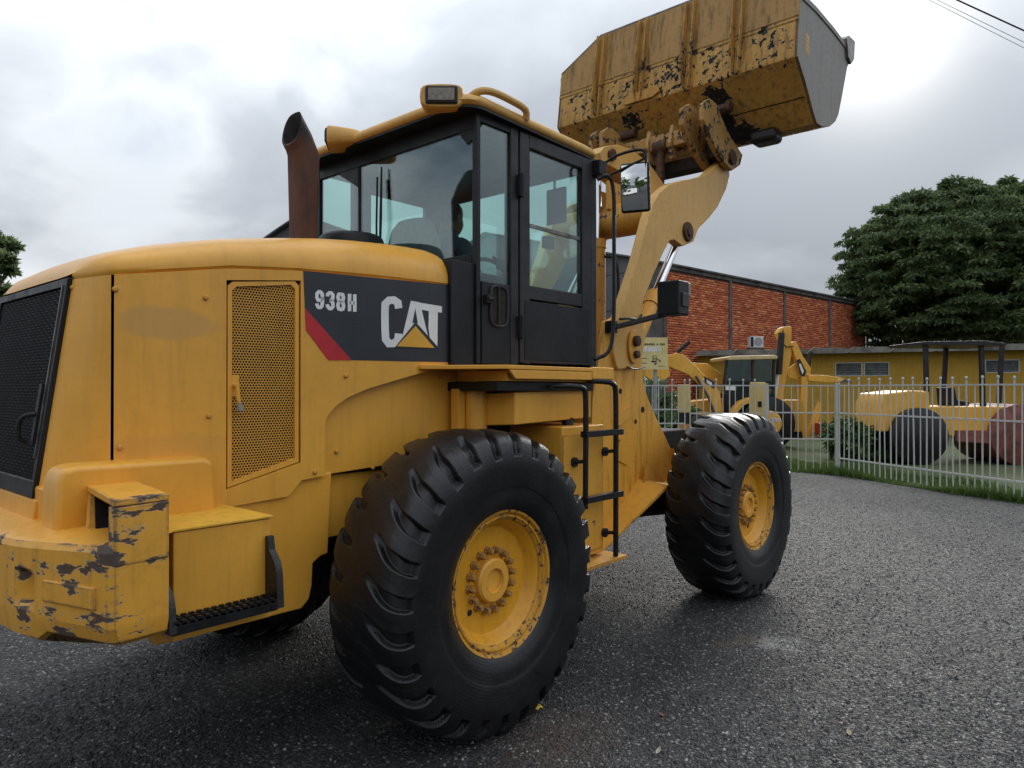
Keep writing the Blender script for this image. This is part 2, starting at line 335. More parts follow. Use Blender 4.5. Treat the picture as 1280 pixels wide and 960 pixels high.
# ================================================================== GROUND
def asphalt():
    m, N, L, b = newmat('coarse_asphalt'); tc = N.new('ShaderNodeTexCoord').outputs['Object']
    v = N.new('ShaderNodeTexVoronoi'); v.inputs['Scale'].default_value = 62; L.new(tc, v.inputs['Vector'])
    v2 = N.new('ShaderNodeTexVoronoi'); v2.inputs['Scale'].default_value = 120; L.new(tc, v2.inputs['Vector'])
    sep = N.new('ShaderNodeSeparateColor'); L.new(v.outputs['Color'], sep.inputs[0])
    stone = nramp(N, L, sep.outputs[0], [(.0, (.007, .007, .0075)), (.42, (.018, .018, .019)), (.7, (.052, .052, .054)), (.88, (.125, .125, .126)), (1, (.40, .39, .38))])
    gap = nramp(N, L, v.outputs['Distance'], [(.25, 0.), (.62, 1.)])
    c = nmix(N, L, nmath(N, L, 'MULTIPLY', gap, .8), stone, (.012, .012, .0125))
    big = nnoise(N, L, .55, 5, .6, tc); mid = nnoise(N, L, 3.2, 5, .62, tc)
    wave = nnoise(N, L, 1.6, 3, .5, tc, stretch=(.5, 3.0, 1))
    dust = nmath(N, L, 'ADD', nmath(N, L, 'MULTIPLY', nramp(N, L, big, [(.35, 0.), (.7, 1.)]), .34), nmath(N, L, 'MULTIPLY', nramp(N, L, mid, [(.45, 0.), (.75, 1.)]), .16))
    c = nmix(N, L, dust, c, (.092, .091, .09))
    oil = nnoise(N, L, .8, 6, .6, tc, loc=(4.2, 9.1, 0)); c = nmix(N, L, nmath(N, L, 'MULTIPLY', nramp(N, L, oil, [(.58, 0.), (.70, 1.)]), .4), c, (.012, .010, .0105))
    trk = nnoise(N, L, .9, 5, .6, tc, stretch=(.22, 2.6, 1), loc=(2, 3, 0)); c = nmix(N, L, nmath(N, L, 'MULTIPLY', nramp(N, L, trk, [(.55, 0.), (.7, 1.)]), .25), c, (.11, .105, .10))
    # whitish patch and scraped earth mark with shapes of their own
    for (p, r, sx, col, amt, rz) in ((PZ(968, 803, 0), .20, 1.0, (.26, .255, .245), .7, 0), (PZ(925, 801, 0), .30, 3.2, (.085, .065, .04), .7, R(-22)), (PZ(690, 925, 0), .5, 1.5, (.10, .06, .04), .35, 0)):
        mp = N.new('ShaderNodeMapping'); mp.vector_type = 'TEXTURE'; mp.inputs['Location'].default_value = p; mp.inputs['Rotation'].default_value = (0, 0, rz)
        mp.inputs['Scale'].default_value = (r, r/sx, 1); L.new(tc, mp.inputs[0])
        ln = N.new('ShaderNodeVectorMath'); ln.operation = 'LENGTH'; L.new(mp.outputs[0], ln.inputs[0])
        d = nmath(N, L, 'ADD', ln.outputs['Value'], nmath(N, L, 'MULTIPLY', nmath(N, L, 'SUBTRACT', nnoise(N, L, 14, 5, .7, tc), .5), 1.6))
        c = nmix(N, L, nmath(N, L, 'MULTIPLY', nramp(N, L, d, [(.35, 1.), (1., 0.)]), amt), c, col)
    L.new(c, b.inputs['Base Color'])
    L.new(nramp(N, L, sep.outputs[1], [(0, .55), (1, .9)]), b.inputs['Roughness']); b.inputs['Specular IOR Level'].default_value = .32
    h = nmath(N, L, 'ADD', nmath(N, L, 'MULTIPLY', nmath(N, L, 'SUBTRACT', 1.0, v.outputs['Distance']), .8), nmath(N, L, 'MULTIPLY', v2.outputs['Distance'], .3))
    h = nmath(N, L, 'ADD', h, nmath(N, L, 'MULTIPLY', sep.outputs[2], .5))
    h = nmath(N, L, 'ADD', h, nmath(N, L, 'MULTIPLY', wave, 2.0))
    nbump(N, L, h, 1.0, .016, b); return m
M['asphalt'] = asphalt()
g = MB(); S = 900
g.add([(-S, -S, 0), (S, -S, 0), (S, S, 0), (-S, S, 0)], [(0, 1, 2, 3)])
g.build('ground', M['asphalt'], smooth=0, kind='structure')
# loose chippings lying on the asphalt near the camera
def chippings(n=70000):
    d = 1.3 + rng.random(n)**1.5*9.5; u = (rng.random(n)*2-1)*.78
    cx = CAM_LOC.x + FWD.x*d + RGT.x*u*d; cy = CAM_LOC.y + FWD.y*d + RGT.y*u*d
    s = .0030 + rng.random(n)**2.5*.0085
    base = np.array([(1, 0, -.3), (-.5, .87, -.3), (-.5, -.87, -.3), (.3, .1, .75), (-.35, .3, .6)], float)
    tri = np.array([(0, 1, 3), (1, 4, 3), (1, 2, 4), (2, 3, 4), (2, 0, 3)])
    a = rng.random(n)*6.283; ca, sa = np.cos(a), np.sin(a)
    V = base[None]*s[:, None, None]*(.7+.6*rng.random((n, 5, 3)))
    X = V[..., 0]*ca[:, None]-V[..., 1]*sa[:, None]+cx[:, None]; Y = V[..., 0]*sa[:, None]+V[..., 1]*ca[:, None]+cy[:, None]; Z = V[..., 2]+.3*s[:, None]*.6+.001
    P = np.stack([X, Y, Z], -1).reshape(-1, 3); T = (tri[None]+(np.arange(n)*5)[:, None, None]).reshape(-1, 3)
    me = bpy.data.meshes.new('loose_chippings'); me.vertices.add(len(P)); me.vertices.foreach_set('co', P.ravel())
    me.loops.add(T.size); me.loops.foreach_set('vertex_index', T.ravel().astype(np.int32)); me.polygons.add(len(T))
    me.polygons.foreach_set('loop_start', np.arange(0, T.size, 3, dtype=np.int32)); me.update(calc_edges=True)
    m, N, L, b = newmat('stone_chippings'); geo = N.new('ShaderNodeNewGeometry')
    L.new(nramp(N, L, geo.outputs['Random Per Island'], [(0, (.010, .010, .011)), (.6, (.030, .030, .031)), (.9, (.075, .075, .076)), (.975, (.22, .215, .21)), (1, (.42, .41, .40))]), b.inputs['Base Color'])
    b.inputs['Roughness'].default_value = .55; me.materials.append(m)
    o = bpy.data.objects.new('loose_chippings', me); COL.objects.link(o)
    tag(o, 'small loose stone chippings scattered over the dark asphalt', 'gravel', kind='stuff')
chippings()

# ================================================================== WHEEL LOADER
LD = empty('wheel_loader', label='large yellow wheel loader with its bucket raised high on the asphalt yard', cat='wheel loader')
MIR_YAW, MIR_TILT = 21, 9
WB = 3.02; ZA = .725; TY = 1.04

# ---- wheels
def tyre_mesh():
    prof = [(.175, .325), (.205, .345), (.225, .375), (.238, .42), (.246, .47), (.250, .475), (.258, .53), (.262, .585), (.258, .63), (.248, .668), (.232, .700), (.205, .722), (.165, .735), (.12, .741), (.06, .745), (0, .746)]
    half = []
    ext = [prof[0]]+prof+[(-.06, .745)]
    for i0 in range(len(prof)-1):     # smooth curve through the section points
        p0, p1, p2, p3 = [np.array(q) for q in ext[i0:i0+4]]; k = 3 if p1[1] < .55 else (12 if p1[1] < .73 else 8)
        for i in range(k):
            t = i/k; v = .5*(2*p1+(p2-p0)*t+(2*p0-5*p1+4*p2-p3)*t*t+(3*p1-p0-3*p2+p3)*t**3); half.append((float(v[0]), float(v[1])))
    half.append(prof[-1]); full = half + [(-a, r) for a, r in half[-2::-1]]
    F = np.array(full); n = len(F); NL = 28; nt = NL*38
    tan = np.gradient(F, axis=0); nr = np.stack([-tan[:, 1], tan[:, 0]], 1); nr /= np.linalg.norm(nr, axis=1)[:, None]
    if nr[n//2, 1] < 0: nr = -nr
    th = np.arange(nt)/nt*2*np.pi; pitch = 2*np.pi/NL
    A, Rr = F[:, 0][:, None], F[:, 1][:, None]
    side = np.where(A >= 0, 0., .5)
    jit = np.random.default_rng(3).random(NL)
    t = np.abs(A)
    slant = .75*np.clip((t-.03)/.22, 0, 1.0)**1.3*np.sign(A)*1.0
    ph = th[None]/pitch + side + slant + .06*np.sin(t*30)
    k = np.floor(ph).astype(int) % NL; fr = ph-np.floor(ph)
    j = jit[k]
    wid = .11+.09*np.clip((t-.08)/.12, 0, 1)+.05*(j-.5)
    dg = np.abs(fr-.5)
    ss = lambda x, a, b: np.clip((x-a)/(b-a), 0, 1)**2*(3-2*np.clip((x-a)/(b-a), 0, 1))
    groove = 1-ss(dg, wid-.03, wid+.015)
    depth = .034*ss(t, .03+.06*j, .10+.06*j)*ss(Rr, .610+.02*j, .635+.02*j)
    notch = .0*(1-ss(np.abs(t-.035), .004, .016))*(1-ss(np.abs(fr-.2), .08, .2))*ss(Rr, .7, .72)
    wave = .0025*np.sin(th*7+A*9)+.0015*np.sin(th*23+A*30)
    disp = -(groove*depth)-notch+wave*ss(Rr, .6, .7)-.004*(j-.4)*ss(Rr, .66, .72)*(1-groove)
    rad = (Rr+disp*nr[:, 1][:, None])*np.where(Rr > .4, .986, 1.0); off = A+disp*nr[:, 0][:, None]
    # flat spot where the tyre carries the load
    x = rad*np.cos(th)[None]; z = rad*np.sin(th)[None]; y = off+0*th[None]
    squash = np.clip(-z-ZA+.055, 0, None); z = np.maximum(z, -ZA+.002+0*z); y = y*(1+squash*1.2)
    P = np.stack([x, y, z], -1).reshape(-1, 3)
    fs = [(i*nt+q, i*nt+(q+1) % nt, (i+1)*nt+(q+1) % nt, (i+1)*nt+q) for i in range(n-1) for q in range(nt)]
    me = bpy.data.meshes.new('tyre'); me.from_pydata(P.tolist(), [], fs); me.update()
    bm = bmesh.new(); bm.from_mesh(me); bmesh.ops.recalc_face_normals(bm, faces=bm.faces); bm.to_mesh(me); bm.free()
    me.polygons.foreach_set('use_smooth', [True]*len(me.polygons)); me.set_sharp_from_angle(angle=R(80)); me.materials.append(M['rubber']); return me
TYRE = tyre_mesh()
rm = MB()   # wheel disc: barrel, dish; outward is -y
rm.lathe([(-.172, .300), (-.160, .287), (-.125, .270), (-.112, .258), (-.110, .245), (-.112, .0)], (0, 0, 0), n=72)
rm.lathe([(.2, .30), (.2, .33), (-.15, .33)], (0, 0, 0), n=48)
RIM = rm.mesh('rim', M['yel_rim'])
fl = MB(); fl.lathe([(-.14, .338), (-.188, .345), (-.205, .352), (-.212, .349), (-.207, .338), (-.192, .331), (-.190, .326), (-.199, .322), (-.199, .315), (-.188, .311), (-.184, .304), (-.172, .2995)], (0, 0, 0), n=96)
FLANGE = fl.mesh('flange', M['yel_flange'])
hb = MB(); hb.lathe([(-.108, .112), (-.140, .108), (-.150, .098), (-.150, .060), (-.132, .054), (-.128, .0)], (0, 0, 0), n=48)
HUB = hb.mesh('hub', M['yel_chip'])
nu = MB(); nu.lathe([(0, .0225), (-.008, .0225), (-.010, .0165), (-.034, .0165), (-.040, .012), (-.040, 0)], (0, 0, 0), n=6)
NUT = nu.mesh('lug_nut', M['nut'])
vh = MB(); vh.lathe([(-.1125, 0), (-.1135, .012), (-.112, .016)], (0, 0, 0), n=12); VALVE = vh.mesh('valve_hole', M['dark'])
def link(name, me, parent, loc=(0, 0, 0), rot=(0, 0, 0)):
    o = bpy.data.objects.new(name, me); COL.objects.link(o); o.parent = parent; o.location = loc; o.rotation_euler = rot; return o
for (wx, s, spin) in ((0, -1, .0), (WB, -1, 1.1), (0, 1, .4), (WB, 1, .7)):
    w = link('wheel', RIM, LD, (wx, s*TY, ZA), (0, 0, 0 if s < 0 else math.pi))
    link('tyre', TYRE, w); link('flange', FLANGE, w); link('hub', HUB, w)
    link('valve_hole', VALVE, w, (.19*math.cos(3.9+spin), 0, .19*math.sin(3.9+spin)))
    for i in range(16):
        a = 2*math.pi*(i+.3)/16+spin; link('lug_nut', NUT, w, (.146*math.cos(a), -.111, .146*math.sin(a)), (0, a, 0))

# ---- chassis under the hood
c = MB(); c.box(-1.2, 1.15, -.45, .45, .60, 1.2); c.box(-.95, .95, -.62, .62, 1.0, 1.7); c.build('rear_frame', M['dark'], LD, .02)
for ax in (0, WB):
    c = MB(); c.tube([(ax, -.86, ZA), (ax, -.5, ZA), (ax, -.25, ZA), (ax, 0, ZA), (ax, .25, ZA), (ax, .5, ZA), (ax, .86, ZA)], [.15, .15, .2, .27, .2, .15, .15], 20); c.build('axle', M['dark'], LD)
c = MB(); c.box(1.05, 2.2, -.28, .28, .55, 1.35); c.cyl((1.51, 0, .5), (1.51, 0, 1.5), .12); c.build('articulation_joint', M['dark'], LD, .01)
for k, (y_, z_, dz) in enumerate(((-.42, 1.42, .10), (-.36, 1.50, .16), (-.30, 1.36, .06), (-.40, 1.62, .12), (.38, 1.45, .12))):
    c = MB(); c.tube(smoothpath([(1.02, y_*1.1, z_), (1.25, y_*1.25, z_+dz), (1.6, y_*1.2, z_+dz*1.4), (1.95, y_, z_+.05), (2.08, y_*.9, z_-.1)], 2), .019, 8); c.build('hydraulic_hose', M['plastic'], LD)
for s in (-1, 1):
    c = MB(); c.plate([(-1.40, .67), (-.76, .665), (-.72, .70), (-.705, .76), (-.70, .86), (-.66, .885), (-.62, .89), (-.60, 1.27), (-1.40, 1.22)], s*.70, s*.62)
    c.build('chassis_side', M['yel'], LD, .008)
    c = MB(); c.box(-.75, .42, s*.64, s*.60, .95, 1.30); c.build('inner_panel', M['yel'], LD, .006)
    # arch panel set back behind the side cover
    c = MB(); c.plate([(-.69, 1.255), (.36, 1.30), (.36, 1.84), (-.69, 1.70)], s*.685, s*.66); c.build('wheel_arch_panel', M['yel'], LD, .004)
    # battery box and its step
    c = MB(); c.box(-1.50, -1.135, s*1.085, s*.68, .80, 1.172); c.build('battery_box', M['yel'], LD, .006)
    c = MB(); c.box(-1.56, -1.13, s*1.092, s*.66, 1.174, 1.184); c.build('nonslip_plate', M['yel_step'], LD, .003)
    st = MB(); st.box(-1.54, -1.16, s*1.165, s*1.090, .868, .880); st = st.build('foot_step', M['tube'], LD, .003)
    for xx in (-1.552, -1.162):
        br_ = MB(); hi_ = 1.08 if xx > -1.3 else 1.03
        br_.prism([(xx, s*1.087, hi_+.03), (xx, s*1.105, hi_+.03), (xx, s*1.115, hi_-.02), (xx, s*1.155, hi_-.06), (xx, s*1.168, hi_-.10), (xx, s*1.178, .855), (xx, s*1.087, .855)], (.028, 0, 0)); br_.build('step_bracket', M['grease'], st, .003)
    tr = MB(); tr.box(-1.54, -1.16, s*1.174, s*1.166, .850, .888); tr.box(-1.54, -1.16, s*1.096, s*1.090, .850, .888)
    for yy in (1.105, 1.137, 1.168):
        for i in range(14):
            x0 = -1.535+i*.0268; tr.box(x0, x0+.016, s*(yy-.006), s*(yy+.006), .881, .897)
    tr.box(-1.54, -1.16, s*1.166, s*1.096, .881, .885); tr.build('tread', M['tube'], st, 0)
# ---- counterweight
CWM = paint('counterweight_scraped', YEL, chip=.16, chipscale=15, grime=.3, lines=6, aniso=(.55, .55, 1.5), edge=2.6, scrape=.55, chipcol=((.078, .068, .060), (.10, .05, .028)),
    spots=[(PY(150, 650, -1.2), .10, 0.224), (PY(158, 678, -1.2), .13, 0.256), (PY(135, 688, -1.2), .13, 0.240), (PX(105, 698, -1.78), .11, 0.224), (PX(80, 706, -1.81), .10, 0.224), (PX(55, 712, -1.84), .1, 0.192), (PX(30, 715, -1.86), .06, 0.240), (PX(22, 745, -1.86), .07, 0.200), (PY(185, 690, -1.2), .07, 0.176),
           (PX(40, 740, -1.85), .05, 0.160), (PY(115, 800, -1.2), .16, 0.248), (PX(85, 790, -1.79), .14, 0.216), (PX(30, 770, -1.86), .1, 0.200), (PY(200, 630, -1.2), .08, 0.240), (PY(170, 628, -1.2), .06, 0.192), (PY(195, 655, -1.2), .07, 0.208), (PY(205, 700, -1.2), .05, 0.160), (PY(150, 745, -1.2), .06, 0.216), (PX(90, 740, -1.8), .08, 0.176), (PX(20, 690, -1.87), .05, 0.200), (PX(5, 680, -1.88), .06, 0.160), (PX(65, 770, -1.82), .1, 0.192)])
pl = [(-1.565, -1.205), (-1.728, -1.217), (-1.748, -1.20), (-1.79, -1.07), (-1.838, -.93), (-1.850, -.885), (-1.858, -.865), (-1.866, -.83), (-1.874, -.795), (-1.878, -.775), (-1.885, -.72), (-1.905, -.4), (-1.91, 0)]
pkd = {6: .012, 7: .05, 8: .012}
def cwrow(z, ins, pocket):
    out = []
    for sg_ in (1, -1):
        row = []
        for i, (x, y) in enumerate(pl):
            p_ = pkd.get(i, 0)*pocket if i in pkd else 0
            row.append((x+ins*(1 if x < -1.58 else 0)+p_, sg_*y*(1-ins/1.2), z+(.045*min(1, abs(y)/1.2) if z > 1.1 else 0)-(.03 if z < .9 and abs(y) < .9 else 0)))
        out += row if sg_ == 1 else row[-2::-1]
    return out
c = MB(); rows = [cwrow(*q) for q in ((.868, .035, 0), (.885, .012, 0), (.93, 0, 0), (.945, 0, 0), (.965, 0, .8), (.985, 0, 1), (1.04, 0, 1), (1.062, 0, .8), (1.08, 0, 0), (1.115, 0, 0), (1.135, .008, 0), (1.142, .03, 0))]
pl = [(x, y) for x, y, z in rows[0]]
c.grid(rows); n0 = len(pl)
c.add([(x, y, z) for x, y, z in rows[-1]] + [(-1.5, -1.1, 1.18), (-1.5, 1.1, 1.18)], [tuple(range(n0))+(n0+1, n0)])
c.add([(x, y, z) for x, y, z in rows[0]] + [(-1.5, -1.1, .87), (-1.5, 1.1, .87)], [tuple(range(n0))+(n0+1, n0)])
c.box(-1.58, -1.45, -1.0, 1.0, .90, 1.12)
CW = c.build('counterweight', CWM, LD, 0, 16)
for s in (-1, 1):
    t = MB()   # tower housing the tail lamp, open toward the rear
    t.prism([(-1.565, s*1.209, 1.12), (-1.565, s*1.209, 1.302), (-1.733, s*1.219, 1.30), (-1.733, s*1.219, 1.12)], (0, -s*.05, 0))
    t.prism([(-1.735, s*1.218, 1.302), (-1.563, s*1.204, 1.302), (-1.49, s*.72, 1.302), (-1.655, s*.68, 1.302)], (0, 0, .022))
    t.box(-1.60, -1.572, s*1.16, s*.72, 1.12, 1.30)
    t.prism([(-1.668, s*.79, 1.30), (-1.58, s*.79, 1.30), (-1.58, s*.86, 1.15), (-1.70, s*.86, 1.15)], (0, s*.03, 0))
    t.build('lamp_tower', CWM, CW, .004)
    ln_ = MB(); ln_.prism([(-1.658, s*.826, 1.298), (-1.60, s*.826, 1.298), (-1.60, s*.898, 1.165), (-1.678, s*.898, 1.165)], (0, s*.006, 0)); ln_.build('recess_shade_plate', M['plastic'], CW)  # black plate added so the lamp opening looks deep and shaded
    lp = MB(); lp.box(-1.61, -1.602, s*1.155, s*.84, 1.17, 1.295); lp.build('lamp_recess', M['plastic'], CW, .002)
    wi = MB(); wi.tube(smoothpath([(-1.59, s*1.0, 1.25), (-1.61, s*1.02, 1.22), (-1.63, s*1.08, 1.19), (-1.66, s*1.1, 1.18)]), .004, 6); wi.build('loose_wire', M['white'], CW)
    nb = MB(); a, bq = Vector((-1.765, s*1.16, 0)), Vector((-1.838, s*.925, 0)); nn = (a-bq).cross(Vector((0, 0, 1))).normalized()*(-s)
    if nn.x > 0: nn = -nn
    q = [Vector((a.x, a.y, .985)), Vector((bq.x, bq.y, .985)), Vector((bq.x, bq.y, 1.055)), Vector((a.x, a.y, 1.055))]
    nb.prism([p-nn*.02 for p in q], nn*.026); nb.build('raised_block', CWM, CW, .006)
ht = MB(); ht.box(-1.96, -1.88, -.12, .12, .78, .98); ht.build('tow_hitch', M['yel_chip'], CW, .01)

# ---- hood
WT = [(-1.615, .47), (-1.595, .53), (-1.562, .625), (-1.535, .667), (-1.45, .695), (-1.15, .71), (-.78, .722), (.17, .742), (.3, .745)]
def W(x): return lerp(x, WT)
ZS = [(-1.62, 2.088), (-1.5, 2.10), (-1.1, 2.170), (-.77, 2.198), (-.3, 2.218), (.17, 2.226)]
def zs(x): return lerp(x, ZS)
ZT = [(-1.62, 2.10), (-1.61, 2.13), (-1.58, 2.165), (-1.54, 2.186), (-1.48, 2.208), (-1.3, 2.262), (-1.13, 2.303), (-.94, 2.338), (-.65, 2.385), (-.38, 2.413), (-.1, 2.43), (.06, 2.43), (.13, 2.415), (.165, 2.37), (.178, 2.32)]
def lean(x, z): return -.14*(2.1-z)*min(1, max(0, (-1.545-x)/.065))
hx = [-1.62, -1.615, -1.605, -1.59, -1.57, -1.54, -1.5, -1.4, -1.25, -1.1, -.95, -.8, -.6, -.4, -.2, -.05, .05, .11, .15, .168, .178]
rows = []
for x in hx:
    w, a, t = W(max(x, -1.615)), zs(x)+.006, lerp(x, ZT); half = [(w-.012, a-.012), (w, a), (w, a+.012)]; rw = min(.2, w*.4)
    for i in range(1, 9):
        q = i/8*math.pi/2; half.append((w-rw*(1-math.cos(q))-0*.02, a+.012+(t-a-.012)*math.sin(q)**.92))
    for i in range(1, 6): half.append(((w-rw)*(1-i/5), t+.035*math.sin(i/5*math.pi/2)*min(1, (x+1.63)/.3)))
    rows.append([(x, -y, z) for y, z in half] + [(x, y, z) for y, z in half[-2::-1]])
c = MB(); c.grid(rows); c.add(rows[-1], [tuple(range(len(rows[-1])))])
HOOD = c.build('hood', M['yel'], LD, 0, 45)
# side covers: vertical strips following the plan curve, with an opening for the screen and the wheel arch
SC0, SC1 = PY(283, 352, -.71).x, PY(376, 352, -.72).x
def sc_lo(x): return lerp(x, [(SC0, PY(281, 612, -.71).z), (SC1, PY(376, 578, -.72).z)])
def sc_hi(x): return lerp(x, [(SC0, 2.112), (SC1, 2.148)])
BOT = [(-1.6, 1.17), (-1.21, 1.165), (-.84, 1.185), (-.775, 1.25), (-.655, 1.26)]
ARCH = [(-.655, 1.50), (-.642, 1.535), (-.60, 1.578), (-.53, 1.62), (-.42, 1.66), (-.24, 1.705), (-.1, 1.738), (.05, 1.768), (.3, 1.80)]
def side_cover(s):
    c = MB(); xs = sorted(set([-1.538, -1.45, -1.3, -1.21, -.84, -.775, -.655, -.642, -.6, -.53, -.42, -.3, -.24, -.1, .05, .165, SC0, SC1] + [SC0+(SC1-SC0)*i/4 for i in range(5)] + [-1.0]))
    for a, b in zip(xs, xs[1:]):
        mid = (a+b)/2
        bt = BOT if mid < -.655 else ARCH
        segs = [(lambda x: lerp(x, bt), lambda x: zs(x)-.006)]
        if SC0 < mid < SC1: segs = [(lambda x: lerp(x, bt), sc_lo), (sc_hi, lambda x: zs(x)-.006)]
        for lo, hi in segs:
            va = [(a, s*W(a), lo(a)+(hi(a)-lo(a))*k/3) for k in range(4)]; e = 1e-6
            vb = [(b, s*W(b), lo(b-e)+(hi(b-e)-lo(b-e))*k/3) for k in range(4)]
            c.add(va+vb, [((0+k), 4+k, 5+k, 1+k) if s < 0 else ((0+k), 1+k, 5+k, 4+k) for k in range(3)])
    return c
def orient(o, out):   # make all normals face away from the machine
    bm = bmesh.new(); bm.from_mesh(o.data)
    for f in bm.faces:
        if f.normal.dot(out) < 0: f.normal_flip()
    bm.to_mesh(o.data); bm.free()
for s in (-1, 1):
    o = side_cover(s).build('side_cover', M['yel_side'], LD, .004, 30, solid=.016); orient(o, Vector((0, s, 0)))
    # rear corner panel
    c = MB(); rows = []
    for x in (-1.545, -1.56, -1.575, -1.59, -1.605, -1.615):
        rows.append([(x+lean(x, z), s*W(x), z) for z in (1.16, 1.4, 1.7, 1.95, zs(x)-.006)])
    rows.append([(p[0]+.03, s*.455, p[2]) for p in rows[-1]])
    c.grid(rows); o = c.build('corner_panel', M['yel'], LD, 0, 40); orient(o, Vector((-.6, s, 0)))
    o2 = o
    # dark sheet standing in for the shade behind the panel joints
    c = MB(); c.box(-1.49, .15, s*.65, s*.60, 1.25, 2.08); c.build('gap_shade_sheet', M['dark'], LD)
    # belt fairing above the counterweight
    c = MB(); c.plate([(-1.77, 1.16), (-1.765, 1.34), (-1.745, 1.385), (-1.70, 1.395), (-1.25, 1.392), (-1.215, 1.37), (-1.205, 1.165), (-1.5, 1.155)], s*.80, s*.64); c.build('belt_fairing', M['yel'], LD, .022, seg=4)
# screen door on both sides
def screen(s):
    fr = MB(); x0, x1 = SC0+.004, SC1-.004
    def ring(ins): return [(x0+ins, sc_lo(x0)+ins*1.3), (x1-ins, sc_lo(x1)+ins), (x1-ins, sc_hi(x1)-ins-.02), (x1-ins-.02, sc_hi(x1)-ins-.002), (x0+ins+.02, sc_hi(x0)-ins), (x0+ins, sc_hi(x0)-ins-.02)]
    a, b = ring(.004), ring(.022); n = len(a)
    for yo in (0,):
        A = [(x, s*(W(x)-.004), z) for x, z in a]; B = [(x, s*(W(x)-.004), z) for x, z in b]; C = [(x, s*(W(x)-.020), z) for x, z in b]; D = [(x, s*(W(x)-.022), z) for x, z in a]
        fr.add(A+B+C+D, [(i, (i+1) % n, n+(i+1) % n, n+i) for i in range(n)] + [(n+i, n+(i+1) % n, 2*n+(i+1) % n, 2*n+i) for i in range(n)] + [((i+1) % n, i, 3*n+i, 3*n+(i+1) % n) for i in range(n)])
    # latch plate
    zl = PY(292, 482, -.71).z; fr.box(x0+.015, x0+.055, s*(W(x0)-.006), s*(W(x0)-.016), zl-.045, zl+.045)
    d = fr.build('screen_door', M['yel'], LD, 0)
    hx_ = MB(); p = .0128; zlo = min(sc_lo(x0), sc_lo(x1))+.02; nx = int((x1-x0)/p)+2; nz = int((sc_hi(x1)-zlo)/(p*.866))+2
    for j in range(nz):
        for i in range(nx):
            x = x0+(i+.5*(j % 2))*p; z = zlo+j*p*.866
            if not (x0+.014 < x < x1-.014 and sc_lo(x)+.018 < z < sc_hi(x)-.018): continue
            vs = []
            for rr in (p*.58, p*.41):
                vs += [(x+rr*math.sin(k*math.pi/3), s*(W(x)-.0135), z+rr*math.cos(k*math.pi/3)) for k in range(6)]
            hx_.add(vs, [(k, (k+1) % 6, 6+(k+1) % 6, 6+k) for k in range(6)])
    me = bpy.data.meshes.new('perforated_sheet'); me.from_pydata(hx_.v, [], hx_.f); me.update(); me.materials.append(M['yel'])
    o = bpy.data.objects.new('perforated_sheet', me); COL.objects.link(o); o.parent = d
    bk = MB(); bk.plate([(x0, sc_lo(x0)), (x1, sc_lo(x1)), (x1, sc_hi(x1)), (x0, sc_hi(x0))], s*(W(x0)-.05), s*(W(x0)-.045)); bk.build('dark_interior', M['dark'], d)
    h = MB(); zz = zl; h.cyl((x0+.035, s*(W(x0)-.008), zz), (x0+.035, s*(W(x0)+.018), zz), .010, 12)
    h.tube([(x0+.035, s*(W(x0)+.018), zz+.004), (x0+.037, s*(W(x0)+.02), zz-.045), (x0+.042, s*(W(x0)+.022), zz-.075)], [.008, .009, .008], 8); h.build('latch_handle', M['yel'], d)
    h = MB(); h.tube([(x0+.042, s*(W(x0)+.022), zz-.07), (x0+.045, s*(W(x0)+.023), zz-.105)], [.009, .016], 8); h.build('tape_wrap', M['sideplate'], d)
for s in (-1, 1): screen(s)
# rear grille: frame and wire mesh, leaning back
def rx(z): return -1.618-.14*(2.1-z)
def rp(y, z, o=0): return Vector((rx(z)-o, y, z))
c = MB()
for (y0, y1, z0, z1) in ((-.47, .47, 2.06, 2.088), (-.47, .47, 1.255, 1.31), (-.47, -.435, 1.31, 2.06), (.435, .47, 1.31, 2.06)):
    c.prism([rp(y0, z0, -.015), rp(y1, z0, -.015), rp(y1, z1, -.015), rp(y0, z1, -.015)], (-.03, 0, 0))
GR = c.build('rear_grille', M['black'], LD, .004)
c = MB()
for i in range(58): y = -.435+.87*i/57; c.tube([rp(y, 1.31), rp(y, 2.06)], .0032, 5, cap=False)
for i in range(62): z = 1.31+.75*i/61; c.tube([rp(-.435+.029*k, z, .004*(1 if (k+i) % 2 else -1)) for k in range(31)], .0032, 4, cap=False)
o = c.build('wire_mesh', M['plastic'], GR, kind='stuff')
c = MB(); c.prism([rp(-.45, 1.3, -.05), rp(.45, 1.3, -.05), rp(.45, 2.07, -.05), rp(-.45, 2.07, -.05)], (.02, 0, 0)); c.build('radiator_core', M['dark'], GR)
c = MB(); c.prism([rp(-.47, 1.316, .016), rp(.47, 1.316, .016), rp(.47, 1.322, .016), rp(-.47, 1.322, .016)], (-.004, 0, 0)); c.prism([rp(-.44, 1.4, .016), rp(-.432, 1.4, .016), rp(-.432, 2.06, .016), rp(-.44, 2.06, .016)], (-.004, 0, 0)); c.build('bright_trim', M['steel'], GR)
c = MB(); yy = -.40; c.prism([rp(yy-.018, 1.45, .016), rp(yy+.012, 1.45, .016), rp(yy+.012, 1.68, .016), rp(yy-.018, 1.68, .016)], (-.012, 0, 0))
c.tube(smoothpath([rp(yy, 1.565, .025), rp(yy+.02, 1.56, .06), rp(yy+.035, 1.53, .07), rp(yy+.04, 1.47, .06), rp(yy+.04, 1.455, .03)]), .009, 8); c.build('pull_handle', M['plastic'], GR, .002)
c = MB(); c.prism([rp(-.50, 1.13, -.02), rp(.50, 1.13, -.02), rp(.50, 1.252, -.02), rp(-.50, 1.252, -.02)], (-.03, 0, 0)); c.build('rear_apron', M['yel'], LD, .006)
